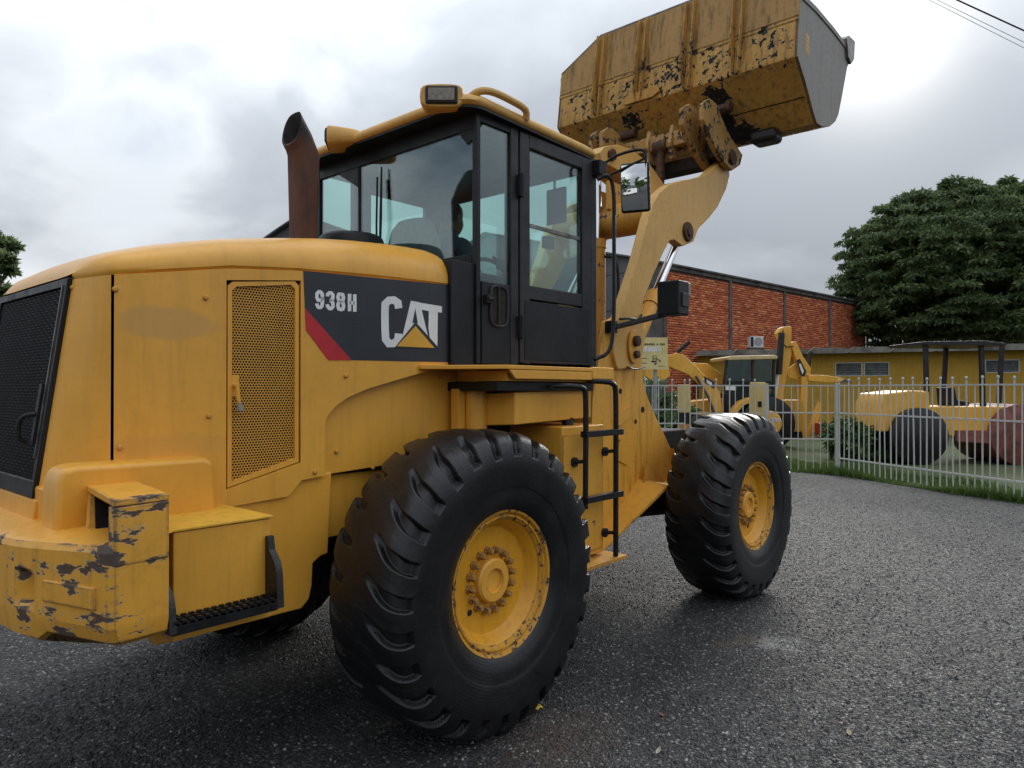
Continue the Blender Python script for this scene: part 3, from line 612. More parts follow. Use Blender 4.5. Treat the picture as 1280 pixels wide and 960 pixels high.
c = MB(); c.box(-1.74, -1.5, -.75, .75, 1.10, 1.30); c.build('rear_cross_member', M['yel'], LD, .01)

# ---- bolts, hinge pads and grab points on the covers
bl = MB(); bl.lathe([(0, .011), (-.006, .011), (-.009, .007), (-.009, 0)], (0, 0, 0), n=8); BOLT = bl.mesh('bolt', M['yel_chip'])
for (px, py) in ((258, 372), (262, 520), (155, 560), (150, 360), (392, 590), (425, 565), (430, 470), (555, 470), (470, 585), (120, 352)):
    p = PY(px, py, -.715); yb = W(p.x)+.001 if not (p.x > -.655 and p.z < lerp(p.x, ARCH)) else .687
    link('bolt', BOLT, LD, (p.x, -yb, p.z))
# ---- decals on the side cover
def decal_pt(px, py, s, lift): p = PY(px, py, -.735); return Vector((p.x, -(W(p.x)+lift), p.z))
def decal(name, pix, mat, lift, parent):
    c = MB(); pts = [decal_pt(x, y, -1, lift) for x, y in pix]; c.prism(pts, (0, .0012, 0)); return c.build(name, mat, parent)
DP = decal('decal_panel', [(381, 338), (567, 357), (569, 453), (440, 450), (383, 385)], M['decal'], .0018, LD)
decal('red_stripe', [(383, 385), (384, 412), (412, 450), (440, 450)], M['red'], .0032, DP)
def stroke(name, polys, w, mat, lift, parent):
    """lettering: polylines in photo pixels turned into ribbons lying on the cover"""
    c = MB()
    for pl_ in polys:
        P = [Vector((x, y)) for x, y in pl_]; n = len(P); lft, rgt = [], []
        for i in range(n):
            if i == 0: d = P[1]-P[0]
            elif i == n-1: d = P[-1]-P[-2]
            else: d = ((P[i]-P[i-1]).normalized()+(P[i+1]-P[i]).normalized())
            d = d.normalized(); nn = Vector((-d.y, d.x)); k = 1.0
            if 0 < i < n-1: k = 1/max(.55, nn.dot(Vector((-(P[i]-P[i-1]).normalized().y, (P[i]-P[i-1]).normalized().x))))
            lft.append(P[i]+nn*w*k*.5); rgt.append(P[i]-nn*w*k*.5)
        vs = [decal_pt(q.x, q.y, -1, lift) for q in lft+rgt]; c.add(vs, [(i, i+1, n+i+1, n+i) for i in range(n-1)])
    o = c.build(name, mat, parent, smooth=0); orient(o, Vector((0, -1, 0))); return o
def letter(name, polys, mat, lift):
    c = MB()
    for pl_ in polys: c.prism([decal_pt(x, y, -1, lift) for x, y in pl_], (0, .0008, 0))
    return c.build(name, mat, DP, smooth=0)
def sk(pts, x0, y0, sx, sy, shear=.10): return [(x0+u*sx, y0+v*sy+u*sx*shear) for u, v in pts]
gx = [395.5, 408.5, 421.5, 435.5]; gw, gh = 10.0, 23.0; y0 = 363.0
gl = {'9': [[(.9, .34), (.86, .12), (.62, 0), (.36, 0), (.12, .12), (.1, .38), (.3, .54), (.62, .54), (.88, .42), (.9, .30)], [(.9, .3), (.9, .66), (.82, .9), (.58, 1), (.34, 1), (.12, .86), (.1, .76)]],
      '3': [[(.1, .24), (.14, .1), (.38, 0), (.64, 0), (.88, .12), (.86, .36), (.62, .47), (.4, .47)], [(.4, .49), (.64, .5), (.88, .62), (.9, .86), (.64, 1), (.38, 1), (.12, .88), (.1, .74)]],
      '8': [[(.5, 0), (.22, .04), (.1, .2), (.2, .42), (.5, .47), (.8, .42), (.9, .2), (.78, .04), (.5, 0)], [(.5, .48), (.18, .56), (.08, .76), (.2, .96), (.5, 1), (.8, .96), (.92, .76), (.82, .56), (.5, .48)]],
      'H': [[(.12, -.06), (.12, 1.06)], [(.88, -.06), (.88, 1.06)], [(.12, .5), (.88, .5)]]}
for ch, x in zip('938H', gx):
    stroke('model_number', [sk(p, x+1.0, y0+1.2+(x-395)*.10, gw-1.5, gh-3.5) for p in gl[ch]], 4.4, M['white'], .0036, DP)
CT = lambda pts: [pts]
# C A T as solid condensed letters, foot of the A filled by the triangle
stroke('brand_letter', [[(498, 385.5), (497, 378.5), (492, 375), (486, 375.5), (481.5, 380), (481, 390), (481.3, 412), (482, 424), (486, 429.5), (492, 429.3), (497, 425), (498, 417)]], 9.3, M['white'], .0036, DP)
letter('brand_letter', [[(513, 376), (524, 378), (534, 420), (530.5, 424), (518, 405.5), (504, 426), (502, 423)], ], M['white'], .0036)
letter('letter_counter', [[(518.3, 386), (521.3, 404), (514.8, 403.5)]], M['decal'], .0050)
letter('brand_letter', [[(524, 378.5), (551, 383), (551, 391), (546, 390.3), (545.5, 433), (536, 422), (534.5, 410), (535, 389), (525, 387)]], M['white'], .0040)
letter('triangle_border', [[(518.5, 402.5), (548, 436), (492.5, 435)]], M['decal'], .0054)
letter('triangle_mark', [[(518.3, 407.5), (541.5, 435), (495.5, 432.8)]], M['tri'], .0066)


# ---- exhaust stack and pre-cleaner on the hood
c = MB(); ex, ey = -.33, -.03
def oval(x, y, z, a, b, n=20, tx=0): return [(x+a*math.cos(2*math.pi*i/n)+0, y+b*math.sin(2*math.pi*i/n), z+tx*math.cos(2*math.pi*i/n)) for i in range(n)]
n_ = 24; rows = []
def sq(v): return math.copysign(abs(v)**.62, v)
for z, a_, b_ in ((2.30, .058, .072), (2.55, .062, .078), (2.80, .067, .085), (2.97, .070, .09)): rows.append([(ex+a_*sq(math.cos(2*math.pi*i/n_)), ey+b_*sq(math.sin(2*math.pi*i/n_)), z) for i in range(n_+1)])
for f_, xo, zc_, hx_, hz_ in ((.5, -.030, 3.035, .052, .05), (1.0, -.075, 3.10, .02, .095)): rows.append([(ex+xo+hx_*math.cos(2*math.pi*i/n_), ey+.09*sq(math.sin(2*math.pi*i/n_)), zc_+hz_*math.cos(2*math.pi*i/n_)) for i in range(n_+1)])
inr = [[(ex-.071+.018*math.cos(2*math.pi*i/n_), ey+.08*sq(math.sin(2*math.pi*i/n_)), 3.10+.084*math.cos(2*math.pi*i/n_)) for i in range(n_+1)], [(ex-.02+.04*math.cos(2*math.pi*i/n_), ey+.06*math.sin(2*math.pi*i/n_), 3.03+.05*math.cos(2*math.pi*i/n_)) for i in range(n_+1)]]
c.grid(rows); c.grid([rows[-1]]+inr); EXH = c.build('exhaust_stack', M['rust'], LD, 0, 50)
c = MB(); c.add(inr[-1][:-1], [tuple(range(n_))]); c.build('soot_bore', M['dark'], EXH)
c = MB(); c.lathe([(2.3, .10), (2.46, .10), (2.465, .17), (2.48, .20), (2.535, .205), (2.575, .19), (2.59, .17), (2.597, .0)], (.06, .06, 0), 'z', 40); c.build('air_precleaner', M['plastic'], LD, .004)
c = MB(); c.lathe([(2.3, .05), (2.44, .055), (2.445, 0)], (-.72, .1, 0), 'z', 20); c.build('filler_cap', M['plastic'], LD)

# ================================================================== CAB
YC = .78; XR, XF = .295, 1.46; ZF = 1.81; ZR = 3.22
c = MB()
c.box(XR, XF, -.74, .74, 1.72, 1.80)                                   # floor
c.box(XR, XR+.03, -.74, .74, 1.80, 2.42)                               # rear lower wall
c.box(.11, XR-.004, -.765, -.55, 1.79, 2.36); c.box(.11, XR-.004, .55, .765, 1.79, 2.36)
CAB = c.build('cab', M['black'], LD, .006)
def post(x0, x1, y0, y1, z0=1.80, z1=ZR, mat='post', name='post', bev=.006, par=None):
    c = MB(); c.box(x0, x1, y0, y1, z0, z1); return c.build(name, M[mat], par or CAB, bev)
for s in (-1, 1):
    post(XR-.005, XR+.028, s*(YC-.035), s*(YC+.002), mat='black')
    post(.575, .645, s*(YC-.05), s*(YC+.004)); 
    post(.335, .575, s*(YC-.03), s*YC, 1.80, 2.268, mat='black', name='lower_panel')
    post(XR+.028, .575, s*(YC-.03), s*(YC+.001), 3.16, ZR, mat='black', name='header')
    c = MB(); c.plate([(.325, 2.268), (.575, 2.268), (.575, 3.16), (.36, 3.16), (.325, 3.12)], s*(YC-.012), s*(YC-.018)); c.build('quarter_window', M['glass'], CAB)
    # door with its own frame, glass and hinges
    d = MB()
    for (x0, x1, z0, z1) in ((.655, .735, 1.815, 3.20), (1.285, 1.385, 1.815, 3.20), (.735, 1.285, 3.115, 3.20), (.735, 1.285, 2.20, 2.285), (.735, 1.285, 1.815, 2.192)):
        d.box(x0, x1, s*(YC-.035), s*(YC+.008), z0, z1)
    D = d.build('door', M['post'], CAB, .007)
    c = MB(); c.box(.695, 1.36, s*(YC+.006), s*(YC+.0115), 1.835, 2.19); c.build('door_panel', M['black'], D, .002)
    c = MB(); c.box(.74, 1.28, s*(YC-.012), s*(YC-.018), 2.285, 3.115); c.build('door_window', M['glass'], D)
    c = MB(); c.box(.74, 1.28, s*(YC-.004), s*(YC-.012), 2.640, 2.664); c.build('window_rail', M['steel'], D, .002)
    for zz in (2.80, 1.96):
        c = MB(); c.box(.628, .665, s*(YC+.004), s*(YC+.030), zz, zz+.13); c.cyl((.648, s*(YC+.03), zz-.005), (.648, s*(YC+.03), zz+.135), .014, 12); c.build('hinge', M['plastic'], D, .003)
    post(1.392, XF, s*(YC-.06), s*(YC+.002))
    post(.645, 1.392, s*(YC-.05), s*(YC+.0), 3.205, ZR+.02, name='header')
    # oval vent with a guard bar
    vn = MB(); x0, x1, z0, z1 = .40, .545, 2.02, 2.25; rr = .045
    ringp = [(x0+rr, z0), (x1-rr, z0), (x1-.012, z0+.012), (x1, z0+rr), (x1, z1-rr), (x1-.012, z1-.012), (x1-rr, z1), (x0+rr, z1), (x0+.012, z1-.012), (x0, z1-rr), (x0, z0+rr), (x0+.012, z0+.012)]
    vn.tube([(x, s*(YC+.004), z) for x, z in ringp], .009, 8, closed=True); VN = vn.build('door_pull_recess', M['post'], CAB)
    c = MB(); c.plate(ringp, s*(YC+.0015), s*(YC-.002)); c.build('recess_back', M['dark'], VN)
    c = MB(); c.cyl((.468, s*(YC+.006), z0), (.468, s*(YC+.006), z1), .008, 8); c.build('pull_bar', M['post'], VN)
    c = MB(); c.box(.345, .385, s*(YC), s*(YC+.035), 2.14, 2.19); c.cyl((.39, s*(YC+.03), 2.165), (.35, s*(YC+.03), 2.165), .016, 10); c.build('latch', M['plastic'], CAB, .004)
    c = MB(); c.box(.505, .56, s*(YC-.05), s*(YC-.022), 2.36, 2.42); c.tube([(.53, s*(YC-.04), 2.39), (.48, s*(YC-.05), 2.43)], .01, 6); c.build('window_catch', M['plastic'], CAB, .003)
# rear window, headers, wiper
c = MB(); c.box(XR+.008, XR+.014, -.745, .30, 2.36, 3.17); c.build('rear_window', M['glass'], CAB)
c = MB(); c.box(XR+.008, XR+.014, .31, .745, 2.36, 3.17); c.build('rear_window', M['glass'], CAB)
c = MB(); c.box(XR, XR+.02, .298, .312, 2.36, 3.17); c.build('mullion', M['black'], CAB)
c = MB(); c.box(XR-.004, XR+.03, -.745, .745, 3.12, ZR); c.prism([(XR, .30, 3.13), (XR, .30, 2.98), (XR, .42, 3.05), (XR, .56, 3.13)], (.02, 0, 0)); c.prism([(XR, -.745, 3.13), (XR, -.745, 3.06), (XR, -.70, 3.04), (XR, -.62, 3.13)], (.02, 0, 0)); c.build('rear_header', M['black'], CAB, .004)
c = MB(); c.tube([(XR-.02, .04, 3.06), (XR-.03, .035, 2.75), (XR-.02, .06, 2.42)], [.006, .010, .007], 6); c.tube([(XR-.03, .07, 3.0), (XR-.04, .065, 2.7), (XR-.02, .09, 2.42)], .007, 6); c.tube([(XR-.02, -.02, 2.52), (XR-.03, -.03, 2.40)], .01, 6); c.build('wiper', M['plastic'], CAB)
# windscreen
c = MB(); c.box(XF-.014, XF-.008, -.73, .73, 1.95, 3.16); c.build('windscreen', M['glass'], CAB)
c = MB(); c.box(XF-.03, XF, -.72, .72, 3.14, ZR); c.box(XF-.03, XF, -.72, .72, 1.80, 1.95); c.build('front_header', M['black'], CAB, .004)
# roof cap with rounded plan, lamp pods and grab handles
def rr_plan(x0, x1, w0, w1, r, n=6):
    P = []
    for (cx, cy, a0) in ((x0+r, -w0+r, math.pi), (x1-r, -w1+r, 1.5*math.pi), (x1-r, w1-r, 0), (x0+r, w0-r, .5*math.pi)):
        P += [(cx+r*math.cos(a0+k/n*math.pi/2), cy+r*math.sin(a0+k/n*math.pi/2)) for k in range(n+1)]
    return P
c = MB(); rows = []
for z, ins in ((3.215, .05), (3.222, .012), (3.24, 0), (3.262, .004), (3.285, .03), (3.305, .09), (3.32, .2), (3.33, .4)):
    pl_ = rr_plan(.15+ins, 1.50-ins, .845-ins, .81-ins, .14); rows.append([(x, y, z) for x, y in pl_+pl_[:1]])
c.grid(rows); c.add(rows[-1][:-1], [tuple(range(len(rows[-1])-1))]); ROOF = c.build('roof', M['yel_arm'], CAB, 0, 50)
c = MB(); pl_ = rr_plan(.17, 1.48, .83, .79, .13); c.prism([(x, y, 3.205) for x, y in pl_], (0, 0, .012)); c.build('headliner', M['black'], CAB)
for s in (-1, 1):
    Mx = Matrix.Translation((.165, -.64 if s < 0 else .30, 3.262)) @ Matrix.Rotation(math.pi-s*R(42), 4, 'Z')
    pod = MB(); rows = []
    for xo, hw, hh in ((-.16, .09, .03), (-.08, .11, .05), (.02, .118, .062), (.075, .12, .066), (.085, .112, .06)):
        k = 16; rows.append([Mx @ Vector((xo, hw*math.copysign(abs(math.cos(2*math.pi*i/k))**.5, math.cos(2*math.pi*i/k)), hh*math.copysign(abs(math.sin(2*math.pi*i/k))**.5, math.sin(2*math.pi*i/k)))) for i in range(k+1)])
    pod.grid(rows); pod.add(rows[-1][:-1], [tuple(range(16))]); pod.add(rows[0][:-1], [tuple(range(16))])
    PO = pod.build('lamp_pod', M['yel_arm'], CAB, 0, 50)
    b1 = MB(); b1.box(.08, .10, -.088, .088, -.048, .048, Mx); b1.build('lamp_bezel', M['plastic'], CAB, .008)
    b1 = MB(); b1.box(.1, .105, -.072, .072, -.034, .034, Mx); b1.build('lamp_lens', M['lens'], CAB, .01)
    h = MB(); h.tube(smoothpath([(.25, s*.76, 3.275), (.27, s*.82, 3.308), (.36, s*.845, 3.322), (.56, s*.85, 3.312), (.64, s*.85, 3.30), (.66, s*.83, 3.25)], 2), .021, 10); h.build('roof_handle', M['yel_arm'], CAB)
# seat, controls
c = MB(); c.box(.62, 1.02, -.24, .24, 2.08, 2.2); c.box(.66, .98, -.18, .18, 1.8, 2.08); SEAT = c.build('seat', M['seat'], CAB, .04, seg=4)
c = MB(); rows = []
for z, w_, x in ((2.15, .20, .62), (2.3, .25, .60), (2.5, .27, .57), (2.64, .25, .55), (2.73, .20, .545), (2.77, .13, .545)):
    rows.append([(x+.055*math.cos(2*math.pi*i/16)*1.0, .06+w_*math.sin(2*math.pi*i/16), z) for i in range(17)])
c.grid(rows); c.add(rows[-1][:-1], [tuple(range(16))]); c.build('seat_back', M['seat'], CAB, 0, 60)
st = [(1.20-.07*math.sin(a), .19*math.cos(a), 2.46+.17*math.sin(a)*.75) for a in [2*math.pi*i/24 for i in range(24)]]
c = MB(); c.tube(st, .015, 8, closed=True); c.tube([(1.2, 0, 2.46), (1.3, 0, 1.85)], .03, 10); c.tube([st[0], (1.2, 0, 2.46), st[12]], .01, 6); c.build('steering_wheel', M['plastic'], CAB)
c = MB(); c.box(1.2, 1.42, -.5, .5, 1.8, 2.3); c.box(.62, 1.0, -.52, -.32, 1.8, 2.38); c.build('console', M['plastic'], CAB, .03)
c = MB(); c.box(1.15, 1.23, -.60, -.55, 2.60, 2.68); c.build('monitor', M['plastic'], CAB, .006)
c = MB(); c.tube([(1.36, -.55, 3.14), (1.28, -.56, 3.08), (1.28, -.56, 2.90)], .010, 6); c.box(1.265, 1.285, -.66, -.50, 2.78, 3.02); c.build('inside_mirror', M['plastic'], CAB, .008)

# ---- platform, handrails, ladder, tank
for s in (-1, 1):
    c = MB(); c.prism([(-.10, s*.75, 1.762), (.17, s*1.12, 1.762), (1.14, s*1.12, 1.762), (1.14, s*.55, 1.762), (.0, s*.55, 1.762)], (0, 0, .022)); PLT = c.build('platform', M['yel'], LD, .004)
    c = MB(); c.prism([(.185, s*1.119, 1.760), (.235, s*1.119, 1.712), (.92, s*1.119, 1.712), (.92, s*1.119, 1.760)], (0, -s*.02, 0)); c.build('fascia', M['yel'], PLT, .004)
    c = MB(); c.prism([(.925, s*1.122, 1.79), (.925, s*1.122, 1.715), (1.15, s*1.122, 1.715), (1.15, s*1.122, 1.79)], (0, -s*.03, 0)); c.build('end_fascia', M['yel_chip'], PLT, .008)
    c = MB(); c.box(.22, 1.02, s*1.07, s*.7, 1.70, 1.758); c.build('support_bracket', M['yel'], LD, .004)
    c = MB(); c.box(.16, 1.02, s*1.06, s*.66, 1.648, 1.698); c.build('black_beam', M['tube'], LD, .005)
    c = MB(); c.prism([(.285, s*.80, 1.455), (.33, s*1.03, 1.465), (1.04, s*1.03, 1.485), (1.04, s*.6, 1.485), (.285, s*.6, 1.455)], (0, 0, .178)); c.build('side_tank', M['yel'], LD, .008)
    c = MB(); c.box(.655, 1.075, s*1.10, s*.70, .67, 1.445); TK = c.build('ladder_tank', M['yel'], LD, .010)
    c = MB(); c.box(.655, 1.05, s*1.108, s*1.102, .70, 1.40); c.build('tank_cover', M['yel_chip'], TK, .003)
    c = MB(); c.cyl((.84, s*1.0, 1.445), (.84, s*1.0, 1.49), .035, 16); c.cyl((.84, s*1.0, 1.49), (.84, s*1.0, 1.515), .028, 16); c.build('filler_neck', M['grease'], TK)
    c = MB(); c.box(.66, 1.16, s*1.21, s*.98, .63, .655); c.build('bottom_step', M['yel_rust'], TK, .004)
    c = MB(); c.cyl((.265, s*.80, 1.30), (.265, s*.80, 1.70), .062, 24); c.cyl((.265, s*.80, 1.68), (.265, s*.80, 1.765), .045, 20); c.build('mount_post', M['yel'], LD)
    c = MB(); c.box(.15, .205, s*.78, s*.72, 1.28, 1.66); c.build('mount_bracket', M['yel'], LD, .005)
    yl = s*1.19
    c = MB(); c.tube(smoothpath([(.60, s*1.08, 1.675), (.66, s*1.15, 1.675), (.742, yl, 1.668), (.758, yl, 1.62), (.758, yl, 1.4), (.752, yl, .98)], 2), .0165, 10)
    LR = c.build('ladder_rail', M['tube'], LD)
    c = MB(); c.tube(smoothpath([(.93, s*1.08, 1.705), (.98, s*1.15, 1.705), (1.05, yl, 1.695), (1.068, yl, 1.64), (1.068, yl, 1.3), (1.064, yl, .66)], 2), .0165, 10); c.build('ladder_rail', M['tube'], LD)
    for z0_, xa, xb in ((1.385, .735, 1.115), (1.012, .742, 1.115)):
        c = MB(); c.box(xa, xb, s*1.215, s*1.17, z0_, z0_+.034); c.cyl((xa, s*1.192, z0_+.017), (xa-.002, s*1.192, z0_+.017), .02, 12); c.build('ladder_rung', M['tube'], LD, .006)
    for (xx, zz) in ((.757, 1.25), (1.067, 1.29), (1.065, .80)):
        c = MB(); c.cyl((xx, yl, zz), (xx-.005, s*1.125, zz-.01), .011, 8); c.cyl((xx-.005, s*1.125, zz-.01), (xx-.005, s*1.108, zz-.01), .028, 12); c.build('rubber_mount', M['plastic'], LD)
    c = MB(); c.tube(smoothpath([(1.40, s*.83, 3.06), (1.45, s*.88, 3.10), (1.50, s*.895, 3.03), (1.50, s*.895, 2.7), (1.50, s*.895, 2.1), (1.47, s*.885, 1.90), (1.36, s*.83, 1.855)], 2), .0135, 8); c.build('grab_rail', M['tube'], LD)
    # outside mirror on its tube bracket, tipped down toward the ground behind
    c = MB(); c.box(1.41, 1.50, s*.70, s*.84, 3.10, 3.20); MR = c.build('mirror_bracket', M['plastic'], LD, .006)
    c = MB(); c.tube(smoothpath([(1.49, s*.82, 3.19), (1.54, s*.90, 3.25), (1.60, s*1.07, 3.27), (1.61, s*1.08, 3.2), (1.61, s*1.07, 3.12)], 2), .0105, 8); c.tube([(1.48, s*.83, 3.09), (1.61, s*1.075, 3.205)], .009, 8); c.build('mirror_arm', M['tube'], MR)
    Mm = Matrix.Translation((1.60, s*.995, 3.02)) @ Matrix.Rotation(s*R(-MIR_YAW), 4, 'Z') @ Matrix.Rotation(R(-MIR_TILT), 4, 'Y')
    c = MB(); c.box(-.0, .045, -.10, .10, -.165, .165, Mm); c.build('mirror_shell', M['plastic'], MR, .02, seg=3)
    c = MB(); c.grid([[Mm @ Vector((-.004-(.150**2+.087**2-y_*y_-z_*z_)/(2*.85), y_, z_)) for y_ in [-.087+.174*k/12 for k in range(13)]] for z_ in [-.150+.30*k/18 for k in range(19)]]); mf = c.build('mirror_face', M['mirror'], MR, 0, 60); orient(mf, Vector((-1, 0, 0)))
    # front lamp on its bracket arm
    c = MB(); c.prism([(1.93, s*.58, 2.10), (1.97, s*.58, 2.14), (2.16, s*.92, 2.24), (2.16, s*.92, 2.20)], (.05, 0, 0)); c.box(1.93, 2.0, s*.60, s*.53, 2.08, 2.17); LB = c.build('lamp_bracket', M['tube'], LD, .005)
    c = MB(); c.box(2.10, 2.26, s*1.055, s*.875, 2.20, 2.45); c.build('lamp_housing', M['plastic'], LB, .012)
    c = MB(); c.box(2.26, 2.30, s*1.05, s*.88, 2.34, 2.445); c.build('head_lens', M['lens'], LB, .006)
    c = MB(); c.box(2.14, 2.24, s*1.066, s*1.052, 2.26, 2.36); c.build('side_marker', M['post'], LB, .004)

M['yel_frame'] = paint('yellow_front_frame', YEL, chip=.06, chipscale=8, grime=.38, rough=.42, streak=1.0)

M['yel_grimy'] = paint('yellow_greasy_rust', (.46, .25, .065), chip=.60, chipscale=12, grime=.9, edge=2.4, rough=.6, chipcol=((.03, .022, .018), (.10, .05, .025)))

# ================================================================== FRONT FRAME, ARMS, BUCKET
def pxz(pix, y): return [(lambda p: (p.x, p.z))(PY(a, b, y)) for a, b in pix]
twr = pxz([(757, 402), (770, 396), (803, 402), (802, 440), (803, 470), (808, 492), (815, 510), (824, 530), (833, 548), (839, 562), (843, 580), (846, 604), (812, 606), (798, 600), (775, 632), (748, 682), (738, 690), (738, 600), (741, 500), (745, 470)], -.53)
for s in (-1, 1):
    c = MB(); c.plate(twr, s*.53, s*.49); FF = c.build('front_frame_plate', M['yel_frame'], LD, .006)
    c = MB(); fl_ = [PY(838, 560, -.53), PY(843, 572, -.53), PY(850, 582, -.53), PY(862, 592, -.53), PY(850, 612, -.53)]
    c.plate([(p.x, p.z) for p in fl_], s*.56, s*.50); c.build('fender_gusset', M['yel'], FF, .004)
    sh = [PY(738, 686, -.53), PY(798, 598, -.53), PY(812, 600, -.53), PY(850, 602, -.53)]
    c = MB()
    for a, b in zip(sh, sh[1:]): c.prism([(a.x, s*.52, a.z), (b.x, s*.52, b.z), (b.x, s*.80, b.z-.03), (a.x, s*.80 if a.x > 2.2 else s*.60, a.z-.03)], (0, 0, -.02))
    c.build('lower_flange', M['yel_chip'], FF, .003)
    c = MB(); a = PY(795, 608, -.53); b = PY(800, 575, -.53); d_ = PY(822, 601, -.53); c.plate([(b.x, b.z), (a.x, a.z), (d_.x, d_.z)], s*.60, s*.585); c.build('gusset', M['yel_rust'], FF, .002)
    for (px, py, r_) in ((776, 489, .02), (772, 523, .022), (783, 515, .016), (804, 512, .024), (795, 527, .017), (783, 574, .02), (770, 497, .012)):
        p = PY(px, py, -.535); c = MB(); c.lathe([(0, 0), (0, r_), (s*-.006, r_*1.15)], (p.x, s*.534, p.z), n=14); c.build('bore_hole', M['dark'], FF)
    lk = pxz([(768, 524), (772, 515), (785, 508), (788, 514), (786, 522), (775, 533), (770, 532)], -.54); c = MB(); c.plate(lk, s*.548, s*.531); c.build('lock_link', M['yel_chip'], FF, .003)
    lk = pxz([(771, 547), (776, 551), (772, 566), (770, 574), (784, 582), (786, 572), (780, 545)], -.54); c = MB(); c.plate(lk, s*.540, s*.531); c.build('stop_plate', M['yel'], FF, .002)
c = MB(); c.box(1.95, 3.3, -.488, .488, .62, 1.30); c.box(2.0, 2.5, -.488, .488, 1.3, 1.55); c.build('front_frame_core', M['dark'], LD, .02)
c = MB(); c.plate([(1.80, 1.15), (1.80, 2.0), (1.95, 2.1), (2.1, 1.3), (2.1, 1.15)], -.40, .40); c.build('hitch_tower', M['yel'], LD, .01)
arm = pxz([(771, 462), (765, 440), (766, 418), (774, 392), (786, 355), (795, 328), (803, 298), (809, 274), (815, 255), (823, 241), (835, 231), (852, 225.5), (868, 223), (882, 219), (893, 208), (902, 200), (910, 205), (911, 220), (907, 236), (896, 259), (884, 274), (872, 286), (866, 302), (852, 308), (842, 300), (836, 301), (829, 314), (815, 345), (803, 376), (801, 395), (806, 415), (803, 440), (792, 460)], -.55)
for s in (-1, 1):
    c = MB(); c.plate(arm, s*.56, s*.475); AR = c.build('lift_arm', M['yel_arm'], LD, .008)
    c = MB(); p = PY(851, 291, -.50); c.cyl((p.x, s*.585, p.z), (p.x, s*.40, p.z), .085, 20); c.cyl((p.x, s*.60, p.z), (p.x, s*.38, p.z), .045, 16); c.build('cylinder_boss', M['rustpin'], AR, .01)
    p0, p1, p2, p3 = PY(850, 293, -.47), PY(818, 371, -.47), PY(794, 428, -.47), PY(783, 455, -.47)
    f = lambda q: (q.x, s*.47+0*q.y, q.z)
    c = MB(); c.cyl(f(p0), f(p1), .036, 24); LC = c.build('lift_cylinder_rod', M['chrome'], LD)
    c = MB(); c.cyl(f(p1+(p2-p1)*-.02), f(p3), .062, 24); c.cyl(f(p1+(p2-p1)*-.06), f(p1+(p2-p1)*.2), .072, 24); c.build('lift_cylinder_barrel', M['yel_chip'], LC)
    # oval pivot cap with its bolts
    q = PY(790, 432, -.56); c = MB(); c.prism([(q.x+.075*math.cos(a), s*.568, q.z+(.13 if math.sin(a) > 0 else .15)*math.sin(a)*.95) for a in [2*math.pi*i/20 for i in range(20)]], (0, s*.016, 0)); PC = c.build('pivot_cap', M['yel_chip'], AR, .006)
    for dz, r_ in ((.035, .042), (-.07, .03)):
        c = MB(); c.lathe([(0, r_), (s*.03, r_), (s*.034, r_*.6), (s*.034, 0)], (q.x+.01, s*.584, q.z+dz), n=18); c.build('pivot_pin', M['rustpin'], PC)
    c = MB(); c.tube(smoothpath([(q.x-.22, s*.59, q.z+.19), (q.x-.1, s*.60, q.z+.205), (q.x+.05, s*.59, q.z+.20), (q.x+.12, s*.575, q.z+.25)]), .010, 6); c.tube(smoothpath([(q.x-.1, s*.575, q.z-.17), (q.x+.03, s*.58, q.z-.19), (q.x+.16, s*.575, q.z-.165)]), .006, 6); c.build('grease_line', M['tube'], AR)
c = MB(); c.cyl((2.74, -.48, 3.13), (2.74, .48, 3.13), .145, 32); XT = c.build('cross_tube', M['yel_rust'], LD)
for s in (-1, 1):
    c = MB(); c.box(2.58, 2.9, s*.14, s*.10, 3.2, 3.45); c.build('lever_bracket', M['yel_rust'], XT, .01)
bc = pxz([(745, 192), (751, 184), (768, 182), (783, 187), (800, 199), (813, 213), (824, 229), (831, 238), (824, 246), (810, 246), (797, 240), (785, 228), (772, 216), (757, 208), (747, 203)], -.09)
c = MB(); c.plate(bc, -.13, .13); BC = c.build('tilt_lever', M['yel_arm'], LD, .008)
c = MB(); a = PY(748, 198, 0); c.cyl((a.x, -.16, a.z), (a.x, .16, a.z), .05, 16); c.build('lever_pin', M['rustpin'], BC); d_ = PY(826, 238, 0); c = MB(); c.cyl((d_.x, -.16, d_.z), (d_.x, .16, d_.z), .05, 16); c.build('lever_pin', M['rustpin'], BC)
c = MB(); c.cyl((2.586, 0, 3.62), (2.586, 0, 2.94), .046, 28); TC = c.build('tilt_cylinder_rod', M['chrome'], LD)
c = MB(); c.cyl((2.586, 0, 2.955), (2.586, 0, 1.75), .082, 28); c.cyl((2.586, 0, 2.955), (2.586, 0, 2.88), .09, 28); c.cyl((2.586, 0, 2.44), (2.586, 0, 2.41), .086, 28); c.build('tilt_cylinder_barrel', M['yel_rust'], TC)
c = MB(); c.tube(smoothpath([(2.586, -.09, 2.8), (2.60, -.19, 2.79), (2.62, -.21, 2.6), (2.60, -.2, 2.1), (2.5, -.2, 1.8)], 2), .014, 8); c.tube(smoothpath([(2.50, -.35, 2.6), (2.47, -.36, 2.2), (2.3, -.36, 1.8)], 2), .016, 8); c.build('hydraulic_hose', M['plastic'], TC)
